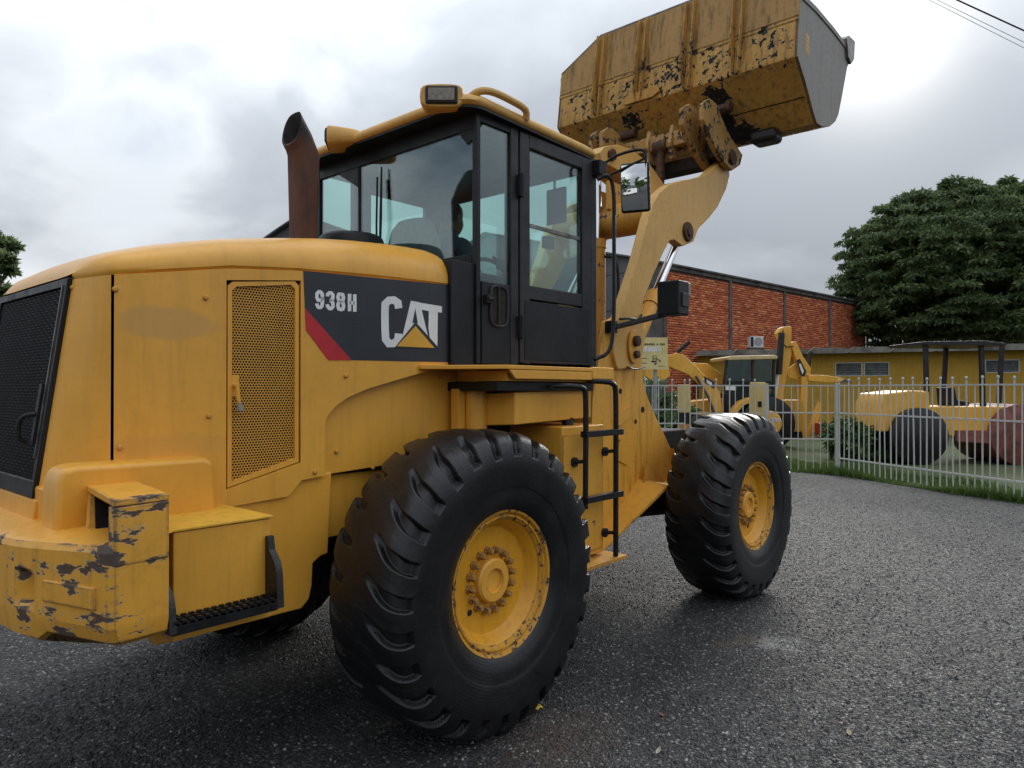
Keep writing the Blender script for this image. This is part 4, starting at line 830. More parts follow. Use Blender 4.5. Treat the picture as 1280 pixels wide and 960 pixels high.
# quick coupler and link
c = MB(); c.box(3.68, 3.86, -.44, .44, 4.02, 4.17); QC = c.build('coupler_beam', M['yel_grimy'], LD, .012)
c = MB(); c.cyl((3.72, 0, 4.05), (d_.x-.02, 0, d_.z+.05), .045, 16); c.cyl((3.72, -.07, 4.05), (3.72, .07, 4.05), .07, 16); c.build('bucket_link', M['rustpin'], QC)
for s in (-1, 1):
    c = MB(); c.plate([(3.70, 4.24), (3.84, 4.24), (3.80, 4.02), (3.76, 3.90), (3.68, 3.90), (3.64, 4.05)], s*.15, s*.105); c.build('clevis_plate', M['yel_grimy'], QC, .008)
    hk = pxz([(876, 130), (884, 124), (892, 130), (898, 146), (908, 168), (918, 184), (925, 194), (922, 207), (912, 214), (903, 206), (893, 190), (882, 168), (876, 150)], -.60)
    c = MB(); c.plate(hk, s*.63, s*.575); HK = c.build('coupler_hook', M['yel_grimy'], QC, .010)
    c = MB(); c.plate([(x-.06, z-.02) for x, z in hk], s*.46, s*.41); c.build('coupler_hook', M['yel_grimy'], QC, .010)
    c = MB(); c.cyl((3.93, s*.66, 3.86), (3.93, s*.38, 3.86), .065, 20); c.build('hinge_pin', M['rustpin'], QC); c = MB(); c.cyl((3.86, s*.66, 4.32), (3.86, s*.38, 4.32), .05, 20); c.build('hinge_pin', M['rustpin'], QC)
    c = MB(); c.box(3.72, 4.0, s*.56, s*.48, 3.84, 4.15); c.build('hook_filler', M['grease'], QC, .01)
c = MB(); c.box(3.80, 3.98, -.46, .46, 3.80, 3.92); c.build('lower_tie_bar', M['dark'], QC, .01)
# bucket
HW = 1.32
def xb(z): return 3.73+.14*(z-4.5)
_bk = lambda px, py: (lambda p: (p.x, p.z))(PY(px, py, -1.32))
BP = [(xb(5.16), 5.16), (xb(4.9), 4.9), (xb(4.585), 4.585), (xb(4.565)+.008, 4.562), _bk(1007, 103), _bk(1016, 137), _bk(1021, 154), _bk(1028, 158.5), _bk(1037, 158), _bk(1044, 152), _bk(1048, 143), (4.99, 4.60), (5.18, 4.98), (5.255, 5.14)]
gs = [((3.75, .95, 4.72), .45, .15), ((3.75, .45, 4.72), .45, .17), ((3.75, -.05, 4.75), .45, .20), ((3.75, -.55, 4.75), .45, .18), ((3.75, -1.05, 4.75), .40, .15), (PX(808, 80, 3.76), .17, .30), (PX(868, 62, 3.8), .15, .30), (PX(838, 90, 3.76), .14, .26), (PX(955, 40, 3.8), .13, .24), (PX(965, 60, 3.78), .11, .2), (PX(715, 125, 3.76), .11, .24), (PX(900, 62, 3.8), .18, .18),
      ((3.80, .42, 4.36), .20, .8), ((3.80, -.50, 4.36), .22, .8), ((4.2, -.62, 4.12), .24, .6), ((4.05, -.5, 4.25), .2, .5)]
BKM = paint('bucket_flaking_paint', (.58, .32, .07), chip=.20, chipscale=17, grime=.75, edge=1.6, rough=.6, spots=gs, chipcol=((.010, .010, .011), (.028, .021, .016)), streak=.9)
def offs(P, d):
    o = []
    for i, p in enumerate(P):
        a = Vector(P[max(0, i-1)]); b = Vector(P[min(len(P)-1, i+1)]); t = (b-a).normalized(); o.append((p[0]-t.y*d, p[1]+t.x*d))
    return o
inn = offs(BP, .022)
c = MB(); rows = [[(x, y, z) for x, z in BP+inn[::-1]+BP[:1]] for y in (-HW, -HW*.5, 0, HW*.5, HW)]
c.grid(rows); BK = c.build('bucket', BKM, LD, .003, 40)
for s in (-1, 1):
    c = MB(); c.plate(BP+[(4.7, 5.17), (4.2, 5.17)], s*(HW+.001), s*(HW-.03)); SP = c.build('side_plate', M['sideplate'], BK, .004)
    c = MB(); edge = [(3.82, 5.15), (4.2, 5.175), (4.7, 5.175), (5.25, 5.145)]; c.plate(edge+[(x, z-.05) for x, z in edge[::-1]], s*(HW+.012), s*(HW-.04)); c.build('side_edge_bar', M['sideplate'], SP, .003)
    c = MB(); c.plate([(5.10, 5.02), (5.05, 5.19), (5.13, 5.25), (5.33, 5.26), (5.30, 5.06), (5.2, 4.98)], s*(HW+.03), s*(HW-.08)); c.build('corner_tooth', M['steel'], BK, .006)
    mk = MB(); mk.box(3.93, 4.03, s*(HW+.0025), s*(HW+.001), 4.66, 4.84); 
    for k in range(4): mk.box(3.945, 4.015, s*(HW+.004), s*(HW+.002), 4.68+k*.038, 4.70+k*.038)
    mk.build('worn_stencil', M['yel_arm'], SP)
    c = MB(); c.tube([(4.28, s*.80, 4.10), (4.30, s*.80, 4.06)], .12, 20) if False else c.box(4.12, 4.34, s*.98, s*.72, 4.02, 4.15); c.build('wear_block', M['grease'], BK, .05, seg=4)
# welded back: spill guard, ribs, seam band
c = MB()
sg = [(-HW+.002, 4.94), (HW-.002, 4.94), (HW, 5.19), (.82, 5.48), (-.82, 5.48), (-HW, 5.19)]
c.prism([(xb(z)-.006, y, z) for y, z in sg], (.024, 0, 0)); SG = c.build('spill_guard', paint('bucket_dusty_upper', (.44, .255, .085), chip=.10, chipscale=12, grime=.9, rough=.7, streak=.8, chipcol=((.04, .035, .03), (.10, .06, .035))), BK, .003)
c = MB(); top = [(HW, 5.19), (.82, 5.48), (-.82, 5.48), (-HW, 5.19)]; c.tube([(xb(z)+.005, y, z) for y, z in top], .016, 6); c.build('guard_rim', M['steel'], SG)
for y in (.77, .26, -.27, -.77):
    for dy in (-.045, .045):
        c = MB(); zt_ = 5.46; c.prism([(xb(zt_)-.002, y+dy, zt_), (xb(4.57)-.002, y+dy*.6, 4.57), (xb(4.57)-.035, y+dy*.6, 4.575), (xb(4.75)-.075, y+dy, 4.75), (xb(zt_)-.06, y+dy, zt_)], (0, .014, 0)); c.build('rib', BKM, BK, .002)
    c = MB(); c.box(0, .006, y-.045, y+.045, 0, 1); 
c = MB(); c.prism([(xb(4.93)-.0, -HW, 4.93), (xb(4.93), HW, 4.93), (xb(4.90), HW, 4.90), (xb(4.90), -HW, 4.90)], (-.006, 0, 0)); c.build('weld_seam', BKM, BK)
c = MB(); c.prism([(3.735, .02, 4.62), (3.735, .10, 4.58), (3.735, .42, 4.58), (3.735, .46, 4.62), (3.735, .42, 4.66), (3.735, .05, 4.69)], (-.02, 0, 0)); c.build('patch_plate', M['yel_rust'], BK, .004)
c = MB()
for a_, b_ in ((7, 8), (8, 9)): pass
q0, q1 = Vector((BP[4][0], 0, BP[4][1])), Vector((BP[6][0], 0, BP[6][1])); q2 = q0.lerp(q1, .3); q3 = q0.lerp(q1, .325); c.prism([(q2.x, -HW+.04, q2.z), (q2.x, HW-.04, q2.z), (q3.x, HW-.04, q3.z), (q3.x, -HW+.04, q3.z)], (-.003, 0, -.004)); c.build('wrapper_seam', M['dark'], BK)
c = MB(); c.box(-.03, .03, -HW, HW, -.16, .02, Matrix.Translation((5.225, 0, 5.11)) @ Matrix.Rotation(R(26), 4, 'Y')); c.build('cutting_edge', M['steel'], BK, .004)

# ================================================================== OPERATOR
OP = empty('person', (.82, .02, 2.13), label='person in a blue shirt sitting in the cab seen from behind', cat='person')
def skinned(name, verts, edges, radii, mat, parent, root=0, sub=2):
    me = bpy.data.meshes.new(name); me.from_pydata(verts, edges, []); o = bpy.data.objects.new(name, me); COL.objects.link(o); o.parent = parent
    md = o.modifiers.new('skin', 'SKIN')
    for i, sv in enumerate(me.skin_vertices[0].data):
        r = radii[i]; sv.radius = (r, r) if not isinstance(r, tuple) else r; sv.use_root = (i == root)
    md.use_smooth_shade = True; s2 = o.modifiers.new('sub', 'SUBSURF'); s2.levels = sub; s2.render_levels = sub; me.materials.append(mat); return o
bv = [(0, 0, .05), (0, 0, .22), (.0, 0, .40), (.01, 0, .50), (.02, 0, .585), (.03, 0, .64),
      (0, -.17, .49), (.06, -.22, .28), (.28, -.17, .22), (.36, -.14, .25), (0, .17, .49), (.06, .22, .28), (.28, .17, .22), (.36, .14, .25),
      (.16, -.1, .06), (.42, -.12, .07), (.46, -.12, -.30), (.55, -.12, -.36), (.16, .1, .06), (.42, .12, .07), (.46, .12, -.30), (.55, .12, -.36)]
be = [(0, 1), (1, 2), (2, 3), (3, 4), (4, 5), (3, 6), (6, 7), (7, 8), (8, 9), (3, 10), (10, 11), (11, 12), (12, 13), (0, 14), (14, 15), (15, 16), (16, 17), (0, 18), (18, 19), (19, 20), (20, 21)]
br = [(.13, .16), (.12, .16), (.12, .17), (.09, .10), .055, .06, .07, .05, .04, .035, .07, .05, .04, .035, .085, .065, .05, .04, .085, .065, .05, .04]
skinned('body', bv, be, br, M['shirt'], OP)
hd = MB(); rows = []
for k in range(13):
    a = math.pi*k/12; z = .70+.125*-math.cos(a); r_ = math.sin(a); wx, wy = .098*r_, .076*r_*(1 if z > .68 else .9); rows.append([(.035+wx*math.cos(q)*(1.03 if z < .7 else 1)+(.012 if z < .68 else 0), wy*math.sin(q), z) for q in [2*math.pi*i/20 for i in range(21)]])
hd.grid(rows)
for s in (-1, 1): hd.box(.02, .045, s*.072, s*.088, .665, .72)
hd.prism([(.128, -.012, .68), (.155, 0, .675), (.128, .012, .68), (.130, 0, .715)], (0, 0, .004)); hd.build('head', M['skin'], OP, .004)
hr = MB(); rows = []
for k in range(9):
    a = math.pi*.58*k/8; rows.append([(.028+.105*math.sin(a)*math.cos(q), .083*math.sin(a)*math.sin(q), .708+.128*math.cos(a)+(.055*max(0, math.cos(q))*(k/8)**2)) for q in [2*math.pi*i/24 for i in range(25)]])
hr.grid(rows); hr.build('hair', M['hair'], OP, 0, 70)
for s in (-1, 1):
    hv = [(.36, s*.14, .25), (.40, s*.135, .262)]; he = [(0, 1)]; hrr = [.034, .028]
    for k in range(4):
        o_ = (k-1.5)*.017; i0 = len(hv); hv += [(.425, s*.135+o_, .268), (.445-.003*abs(k-1.3), s*.135+o_, .262), (.445, s*.135+o_, .240)]; he += [(1, i0), (i0, i0+1), (i0+1, i0+2)]; hrr += [.0085, .008, .0075]
    i0 = len(hv); hv += [(.39, s*.105, .262), (.415, s*.095, .268)]; he += [(1, i0), (i0, i0+1)]; hrr += [.010, .009]
    skinned('hand', hv, he, hrr, M['skin'], OP, 0, 1)

# ================================================================== LITTER ON THE ASPHALT
c = MB(); p = PZ(670, 887, 0)
for k in range(5):
    a = 2*math.pi*k/5+.3; u = Vector((math.cos(a), math.sin(a), 0)); v = Vector((-math.sin(a), math.cos(a), 0))
    c.add([p+Vector((0, 0, .008)), p+u*.020+v*.016+Vector((0, 0, .022)), p+u*.038+Vector((0, 0, .014)), p+u*.020-v*.016+Vector((0, 0, .020))], [(0, 1, 2, 3)])
c.build('fallen_blossom', plain('blossom_yellow', (.75, .55, .02), .6, var=.05), None, solid=.001, label='small bright yellow blossom fallen beside the rear tyre', cat='flower')
for (px, py, l_, col, a, lab) in ((1062, 922, .05, (.38, .33, .22), .4, 'pale curled dry leaf lying on open asphalt'), (830, 898, .035, (.25, .10, .05), 1.4, 'small reddish brown dry leaf on the asphalt'), (1052, 907, .03, (.30, .15, .12), 2.4, 'tiny pinkish leaf scrap on asphalt near a pale leaf'), (820, 945, .045, (.42, .36, .25), .1, 'straw coloured leaf sliver on asphalt by the frame of the yard')):
    p = PZ(px, py, 0); c = MB(); u = Vector((math.cos(a), math.sin(a), 0)); v = Vector((-u.y, u.x, 0)); rows = []
    for k in range(6):
        t = k/5; w_ = l_*.22*math.sin(math.pi*min(.97, t+.03)); h_ = .006+.014*t*t; rows.append([p+u*l_*t-v*w_+Vector((0, 0, h_+.006)), p+u*l_*t+Vector((0, 0, h_)), p+u*l_*t+v*w_+Vector((0, 0, h_+.006))])
    c.grid(rows); c.build('dry_leaf', plain('leaf_'+str(px), col, .7, var=.1, scale=80), None, solid=.0008, label=lab, cat='leaf')

# ================================================================== YARD EDGE, FENCE, BUILDINGS, TREES
FH = Vector((FWD.x, FWD.y, 0)).normalized()
def raw_mesh(name, P, polyn, mat, smooth=False):
    n = len(P)//polyn; me = bpy.data.meshes.new(name); me.vertices.add(len(P)); me.vertices.foreach_set('co', np.ascontiguousarray(P, dtype=np.float32).ravel())
    me.loops.add(len(P)); me.loops.foreach_set('vertex_index', np.arange(len(P), dtype=np.int32)); me.polygons.add(n)
    me.polygons.foreach_set('loop_start', np.arange(0, len(P), polyn, dtype=np.int32)); me.update(calc_edges=True); me.materials.append(mat); return me
def leafmat(name, stops, trans=.25):
    m, N, L, b = newmat(name); geo = N.new('ShaderNodeNewGeometry'); tc = N.new('ShaderNodeTexCoord').outputs['Object']
    f = nmath(N, L, 'ADD', nmath(N, L, 'MULTIPLY', geo.outputs['Random Per Island'], .55), nmath(N, L, 'MULTIPLY', nnoise(N, L, .8, 3, .5, tc), .45))
    c = nramp(N, L, f, stops); L.new(c, b.inputs['Base Color']); b.inputs['Roughness'].default_value = .5; b.inputs['Specular IOR Level'].default_value = .35
    t = N.new('ShaderNodeBsdfTranslucent'); L.new(c, t.inputs[0]); mx = N.new('ShaderNodeMixShader'); mx.inputs[0].default_value = trans
    L.new(b.outputs[0], mx.inputs[1]); L.new(t.outputs[0], mx.inputs[2]); L.new(mx.outputs[0], N['Material Output'].inputs[0]); return m
M['leaf'] = leafmat('mango_leaves', [(.2, (.050, .085, .036)), (.5, (.11, .162, .062)), (.72, (.18, .235, .085)), (.9, (.30, .33, .13))], .4)
M['leaf2'] = leafmat('shrub_leaves', [(.2, (.030, .060, .020)), (.5, (.06, .115, .03)), (.8, (.12, .19, .05))])
M['bark'] = plain('bark', (.075, .055, .040), .9, var=.2, scale=8, bump=.8)
M['grass'] = leafmat('grass_blades', [(.2, (.045, .085, .02)), (.55, (.10, .17, .035)), (.8, (.18, .23, .06)), (.95, (.30, .27, .12))], .2)
def soil():
    m, N, L, b = newmat('grassy_soil'); tc = N.new('ShaderNodeTexCoord').outputs['Object']
    f = nnoise(N, L, .9, 6, .65, tc); g_ = nnoise(N, L, 25, 4, .6, tc)
    c = nramp(N, L, nmath(N, L, 'ADD', nmath(N, L, 'MULTIPLY', f, .7), nmath(N, L, 'MULTIPLY', g_, .3)), [(.35, (.05, .075, .022)), (.52, (.075, .10, .03)), (.62, (.11, .085, .055))])
    L.new(c, b.inputs['Base Color']); b.inputs['Roughness'].default_value = .95; nbump(N, L, g_, .8, .03, b); return m
M['soil'] = soil()
c = MB(); ed = [BG(640, 14.6), BG(900, 14.55), BG(1000, 14.25), BG(1050, 13.7), BG(1110, 12.55), BG(1180, 11.45), BG(1280, 10.35), BG(1420, 9.3)]
far = [BG(1500, 24), BG(1300, 32), BG(900, 36), BG(640, 34)]
c.add([p+Vector((0, 0, .006)) for p in ed+far], [tuple(range(len(ed)+len(far)))]); c.build('grass_verge', M['soil'], None, smooth=0, kind='structure')
def blades(n):
    t = rng.random(n); i = np.minimum((t*7).astype(int), 6); fr = t*7-i; E = np.array([[p.x, p.y] for p in ed]); a = E[i]+(E[i+1]-E[i])*fr[:, None]
    dirn = np.array([FH.x, FH.y]); back = rng.random(n)**1.8*3.5-.05; wob = rng.normal(0, .12, n)
    p = a+dirn*(back+wob*.4)[:, None]; h = (.04+.10*rng.random(n)**2)*(1+.6*(np.sin(p[:, 0]*2.1)+np.sin(p[:, 1]*2.7)))*.8+.025
    an = rng.random(n)*6.283; w = .006+.006*rng.random(n); dx, dy = np.cos(an), np.sin(an); lx, ly = rng.normal(0, .35, n)*h, rng.normal(0, .35, n)*h
    z0 = np.zeros(n)
    P = np.stack([np.stack([p[:, 0]-dx*w, p[:, 1]-dy*w, z0], -1), np.stack([p[:, 0]+dx*w, p[:, 1]+dy*w, z0], -1), np.stack([p[:, 0]+lx, p[:, 1]+ly, h], -1)], 1).reshape(-1, 3)
    o = bpy.data.objects.new('grass', raw_mesh('grass', P, 3, M['grass'])); COL.objects.link(o); tag(o, 'short green grass growing along the foot of the white fence', 'grass', kind='stuff')
blades(45000)

# ---- white picket fence: two runs and a gate
M['fencew'] = paint('white_fence_paint', (.50, .50, .475), chip=.16, chipscale=8, grime=.25, rough=.55)
pk = MB(); pk.box(-.007, .007, -.007, .007, .05, 1.72); PK_S = pk.mesh('picket', M['fencew'], 0)
pk = MB(); pk.box(-.009, .009, -.009, .009, .05, 1.80); pk.lathe([(1.80, .004), (1.81, .018), (1.83, .022), (1.85, .016), (1.86, 0)], (0, 0, 0), 'z', 8); PK_T = pk.mesh('picket', M['fencew'], 0)
def fence(name, a, b, rails, label, post=True, tall=True, grp=None):
    a, b = Vector(a), Vector(b); ln = (b-a).length; rz = math.atan2(b.y-a.y, b.x-a.x)
    F_ = empty(name, a, rz, label=label, cat='gate' if 'gate' in name else 'fence', group=grp); n = int(ln/.128)
    for i in range(n+1): link('picket', PK_T if (tall and i % 2 == 0) else PK_S, F_, (i*ln/n+random.uniform(-.006, .006), 0, random.uniform(-.012, .008)), (0, random.gauss(0, .006), 0))
    for z in rails:
        c = MB(); c.box(0, ln, -.010, .010, z-.013, z+.013); c.build('rail', M['fencew'], F_)
    if post:
        for x in (-.04, ln+.04):
            c = MB(); c.box(x-.03, x+.03, -.03, .03, 0, 1.76); c.build('post', M['fencew'], F_, .004)
    return F_
fence('picket_fence', BG(690, 14.35), BG(856, 14.35), (1.74-.02, 1.24, .96), 'white picket fence run with ball tipped pickets behind the loader arms', post=False)
fence('picket_fence', BG(863, 14.35), BG(953, 14.35), (1.72, 1.16, .62), 'white picket fence run between the two yellow posts', post=False)
gt = fence('picket_gate', BG(961, 14.3), BG(1044, 14.1), (1.72, 1.18, .66), 'white picket gate leaf hanging beside the flaking yellow post', tall=False)
c = MB(); c.box(.02, .22, -.03, -.012, 1.0, 1.06); c.box(.05, .09, -.05, -.012, .93, 1.08); c.build('latch', M['fencew'], gt, .003)
fence('picket_fence', BG(1049, 13.95), BG(1310, 10.0), (1.72, 1.18, .30), 'white picket fence run along the grass verge beside the road roller')
# ---- painted timber posts
def timber_post(px, depth, w_, zt_, bands, label, mat):
    o = empty('timber_post', BG(px, depth), CAM_YAW, label=label, cat='post')
    for z0, z1, mt, k in bands:
        c = MB(); c.box(-w_/2*k, w_/2*k, -w_/2*k, w_/2*k, z0, z1); c.build('post_section', mt, o, .012)
    return o
M['ypost'] = paint('yellow_flaking_post', (.62, .46, .16), chip=.26, chipscale=10, grime=.3, rough=.7, chipcol=((.10, .08, .06), (.62, .6, .52)))
M['opost'] = paint('orange_stained_post', (.50, .25, .09), chip=.1, chipscale=8, grime=.6, rough=.8)
timber_post(855, 14.9, .225, 1.75, [(0, .93, M['opost'], 1.02), (.93, 1.16, M['plastic'], 1.05), (1.16, 1.74, M['ypost'], 1.0)], 'thick yellow post with a black band and orange foot behind the fence', None)
tp = timber_post(947, 14.7, .245, 1.8, [(0, 1.79, M['ypost'], 1.0)], 'thick flaking pale yellow post beside the gate', None)
c = MB(); c.box(-.135, -.125, -.04, .04, 1.28, 1.40); c.build('lock_box', M['plastic'], tp, .01)

# ---- yellow sign board on a grey pole
SGN = empty('sign_board', BG(819, 15.6), CAM_YAW, label='pale yellow advertising board with a digger drawing on a grey pole', cat='sign')
c = MB(); c.cyl((0, 0, 0), (0, 0, 2.72), .042, 16); c.build('pole', plain('galvanised_pole', (.30, .31, .32), .55, .3, var=.1), SGN)
zb, zt_ = BZ(462, 15.55), BZ(422, 15.55); kx = 15.55/F_PX
c = MB(); c.box(-.065, -.045, -(834-819)*kx, (819-790)*kx, zb, zt_); c.build('board', plain('pale_yellow_board', (.66, .56, .25), .6, var=.06, scale=3), SGN, .003)
def mark(name, rects, mat):
    c = MB()
    for (a, b, t, u) in rects: c.box(-.0675, -.065, -(b-819)*kx, -(a-819)*kx, BZ(u, 15.55), BZ(t, 15.55))
    o = c.build(name, mat, SGN); o['kind'] = 'stuff'; return o
M['ink'] = plain('sign_ink', (.03, .025, .02), .6)
mark('headline', [(793+i*2.1, 794.5+i*2.1, 429.0+(.3 if i % 3 else 0), 431.6) for i in range(18) if i not in (12, 14)], M['ink'])
mark('subline', [(792+i*3.4, 794.6+i*3.4, 433.5, 439.5) for i in range(10)], plain('sign_white', (.72, .73, .72), .5))
mark('digger_drawing', [(814.5, 820, 444.5, 445.3), (815, 816, 445, 452), (816, 821, 448, 449), (813.5, 819, 451, 453), (819, 820, 446, 455), (821, 823, 449, 450.4), (823, 825, 450, 452), (817, 819.5, 454, 456), (797, 808, 447.5, 448.3), (797, 808, 453.5, 454.3), (822, 831, 457.5, 458)], M['ink'])

# ---- brick warehouse
def quad_box(mb, a, b, z0, z1, th, out):   # wall segment a->b, thickness th measured along out
    mb.prism([Vector((a.x, a.y, z0)), Vector((b.x, b.y, z0)), Vector((b.x, b.y, z1)), Vector((a.x, a.y, z1))], out*th)
WA, WBk = BG(828, 28), BG(1082, 41.2); ZW = BZ(330, 28)
wdir = (WBk-WA).normalized(); wout = Vector((wdir.y, -wdir.x, 0));
if wout.dot(CAM_LOC-WA) < 0: wout = -wout
wl = (WBk-WA).length
WHS = empty('brick_warehouse', WA, label='tall red brick warehouse with dark concrete pillars and grey gable end', cat='building')
def whs(mb, name, mat, bevel=0):
    o = mb.build(name, mat, None, bevel, 0); o.parent = WHS; o.matrix_parent_inverse = Matrix.Translation(-WHS.location); return o
m, N, L, b = newmat('mortar'); L.new(nramp(N, L, nnoise(N, L, 3, 5), [(.3, (.07, .035, .025)), (.7, (.12, .065, .045))]), b.inputs['Base Color']); b.inputs['Roughness'].default_value = .95; M['mortar'] = m
c = MB(); quad_box(c, WA, WBk, 0, ZW, .2, -wout); whs(c, 'wall_core', M['mortar'])
def bricks():
    Lb, Hb = .30, .098; rowsn = int((ZW-.20)/Hb); coln = int(wl/Lb)+1; P = []
    wd, wo = np.array(wdir), np.array(wout); A = np.array(WA)
    for j in range(rowsn):
        z0 = j*Hb+.006; u0 = (np.arange(coln)+(.5 if j % 2 else 0))*Lb; u1 = np.minimum(u0+Lb-.014, wl); u0 = u0[u1 > u0+.02]; u1 = u1[:len(u0)]
        pr = .006+.016*rng.random(len(u0)); z1 = z0+Hb-.016
        f = lambda u, z, o: A+wd*u[:, None]+np.array([0, 0, 1.])*z+wo*o[:, None]
        zr = np.zeros(len(u0))
        a, b_, c_, d = f(u0, z0, pr), f(u1, z0, pr), f(u1, z1, pr), f(u0, z1, pr); e, g_, h, i = f(u0, z0, zr), f(u1, z0, zr), f(u1, z1, zr), f(u0, z1, zr)
        for q in ((a, b_, c_, d), (i, d, c_, h), (e, g_, b_, a), (e, a, d, i), (b_, g_, h, c_)): P.append(np.stack(q, 1))
    # order faces brick by brick and merge so that each brick is one island
    P = np.concatenate(P).reshape(-1, 3); me = raw_mesh('bricks', P, 4, None) if False else None
    m, N, L, b = newmat('red_bricks'); geo = N.new('ShaderNodeNewGeometry'); tc = N.new('ShaderNodeTexCoord').outputs['Object']
    big = nnoise(N, L, .35, 4, .6, tc); f = nmath(N, L, 'ADD', nmath(N, L, 'MULTIPLY', geo.outputs['Random Per Island'], .75), nmath(N, L, 'MULTIPLY', big, .25))
    col = nramp(N, L, f, [(.08, (.34, .08, .035)), (.4, (.52, .125, .048)), (.68, (.62, .16, .058)), (.9, (.74, .30, .12))])
    dirt = nramp(N, L, nnoise(N, L, 1.3, 6, .7, tc, stretch=(1, 1, .35)), [(.55, 0.), (.75, 1.)]); col = nmix(N, L, nmath(N, L, 'MULTIPLY', dirt, .22), col, (.05, .03, .025))
    L.new(col, b.inputs['Base Color']); b.inputs['Roughness'].default_value = .9; nbump(N, L, nnoise(N, L, 40, 4, .6, tc), .4, .01, b)
    me = bpy.data.meshes.new('bricks'); n = len(P); me.vertices.add(n); me.vertices.foreach_set('co', P.astype(np.float32).ravel()); me.loops.add(n); me.loops.foreach_set('vertex_index', np.arange(n, dtype=np.int32)); me.polygons.add(n//4); me.polygons.foreach_set('loop_start', np.arange(0, n, 4, dtype=np.int32)); me.update(calc_edges=True)
    bm = bmesh.new(); bm.from_mesh(me); bmesh.ops.remove_doubles(bm, verts=bm.verts, dist=1e-4); bmesh.ops.recalc_face_normals(bm, faces=bm.faces); bm.to_mesh(me); bm.free(); me.materials.append(m)
    o = bpy.data.objects.new('bricks', me); COL.objects.link(o); o.parent = WHS; o.matrix_parent_inverse = Matrix.Translation(-WHS.location); o['kind'] = 'stuff'
bricks()
M['conc'] = plain('stained_dark_concrete', (.11, .10, .092), .9, var=.22, scale=1.4, bump=.3)
for k in range(5):
    u = wl*(k*.2525)+(.0 if k else .12); p = WA+wdir*u; c = MB(); quad_box(c, p-wdir*.11, p+wdir*.11, 0, ZW-.17, .06, wout); whs(c, 'pilaster', M['conc'])
c = MB(); quad_box(c, WA, WBk, ZW-.16, ZW, .075, wout); whs(c, 'top_beam', M['conc']); c = MB(); quad_box(c, WA-wdir*.1, WBk, ZW+.003, ZW+.06, .16, wout); whs(c, 'coping', M['conc'])
gd = -wout; G0 = WA; ZG = 9.35; hw = 10.5
M['greywall'] = plain('grey_rendered_wall', (.135, .137, .147), .9, var=.10, scale=.7, bump=.2)
c = MB(); gp = [G0, G0+gd*hw*2, G0+gd*hw*2+Vector((0, 0, ZW)), G0+gd*hw+Vector((0, 0, ZG)), G0+Vector((0, 0, ZW-.004))]; c.prism(gp, wdir*.2); whs(c, 'gable_wall', M['greywall'])
for z in (1.9, 3.4, 4.9, 6.4, 7.6):
    c = MB(); a = G0+gd*(.02 if z < ZW else (z-ZW)/(ZG-ZW)*hw+.1); b_ = G0+gd*(hw*2-(.02 if z < ZW else (z-ZW)/(ZG-ZW)*hw+.1)); c.prism([a+Vector((0, 0, z)), b_+Vector((0, 0, z)), b_+Vector((0, 0, z+.04)), a+Vector((0, 0, z+.04))], -wdir*.012); whs(c, 'joint_line', M['conc'])
c = MB(); quad_box(c, G0-gd*.02, G0+gd*.55, 0, ZW-.01, .05, -wdir); whs(c, 'corner_pillar', M['conc'])
rf_ = MB()
for (a, b_) in ((G0+Vector((0, 0, ZW+.06)), G0+gd*hw+Vector((0, 0, ZG+.06))), (G0+gd*hw+Vector((0, 0, ZG+.06)), G0+gd*hw*2+Vector((0, 0, ZW+.06)))):
    rf_.prism([a-wdir*.3, b_-wdir*.3, b_+wdir*wl, a+wdir*wl], (0, 0, .06))
whs(rf_, 'roof', plain('grey_roof_sheet', (.16, .16, .165), .7, var=.15, scale=2))

# ---- low yellow building with thick roof tiles
LA, LBk = BG(873, 29.0), BG(1480, 22.6); ldir = (LBk-LA).normalized(); lout = Vector((ldir.y, -ldir.x, 0))
if lout.dot(CAM_LOC-LA) < 0: lout = -lout
ll = (LBk-LA).length; ZE = 2.99
LOW = empty('low_yellow_building', LA, label='low ochre yellow building under a heavy grey tiled eave', cat='building')
def low(mb, name, mat, bevel=0, par=None):
    o = mb.build(name, mat, None, bevel, 0); o.parent = par or LOW; o.matrix_parent_inverse = (Matrix.Translation(-LOW.location)); return o
M['ochre'] = paint('ochre_wall', (.46, .27, .035), grime=.35, rough=.85, streak=.8)
def upx(px):   # distance along the facade where the pixel column px meets it
    s_ = (px-640)/F_PX; d = FH+RGT*s_; A_ = LA-CAM_LOC; # CAM + t*d = LA + u*ldir
    det = d.x*(-ldir.y)-(-ldir.x)*d.y; return (d.x*(A_.y)-d.y*(A_.x))/-det if False else ((A_.x*d.y-A_.y*d.x)/(ldir.y*d.x-ldir.x*d.y))
wins = [(upx(1044), upx(1078), 2.12, 2.63), (upx(1080), upx(1112), 2.12, 2.63), (upx(1231), upx(1275), 2.2, 2.66)]
u_list = sorted([0, ll]+[w for a, b_, _, _ in wins for w in (a, b_)]); c = MB()
quad_box(c, LA, LBk, 0, 2.12, .15, -lout)
for a, b_ in zip(u_list, u_list[1:]):
    hit = [w for w in wins if abs(w[0]-a) < 1e-6 and abs(w[1]-b_) < 1e-6]
    if hit:
        quad_box(c, LA+ldir*a, LA+ldir*b_, hit[0][3], ZE, .15, -lout)
        if hit[0][2] > 2.13: quad_box(c, LA+ldir*a, LA+ldir*b_, 2.12, hit[0][2], .15, -lout)
    else: quad_box(c, LA+ldir*a, LA+ldir*b_, 2.12, ZE, .15, -lout)
low(c, 'wall', M['ochre'])
c = MB(); quad_box(c, LA, LA-lout*6, 0, ZE, .15, ldir); low(c, 'end_wall', M['ochre'])
M['louvre'] = plain('grey_louvre_glass', (.16, .17, .17), .3, var=.15, scale=3); M['wframe'] = plain('pale_window_frame', (.42, .43, .42), .5, .3)
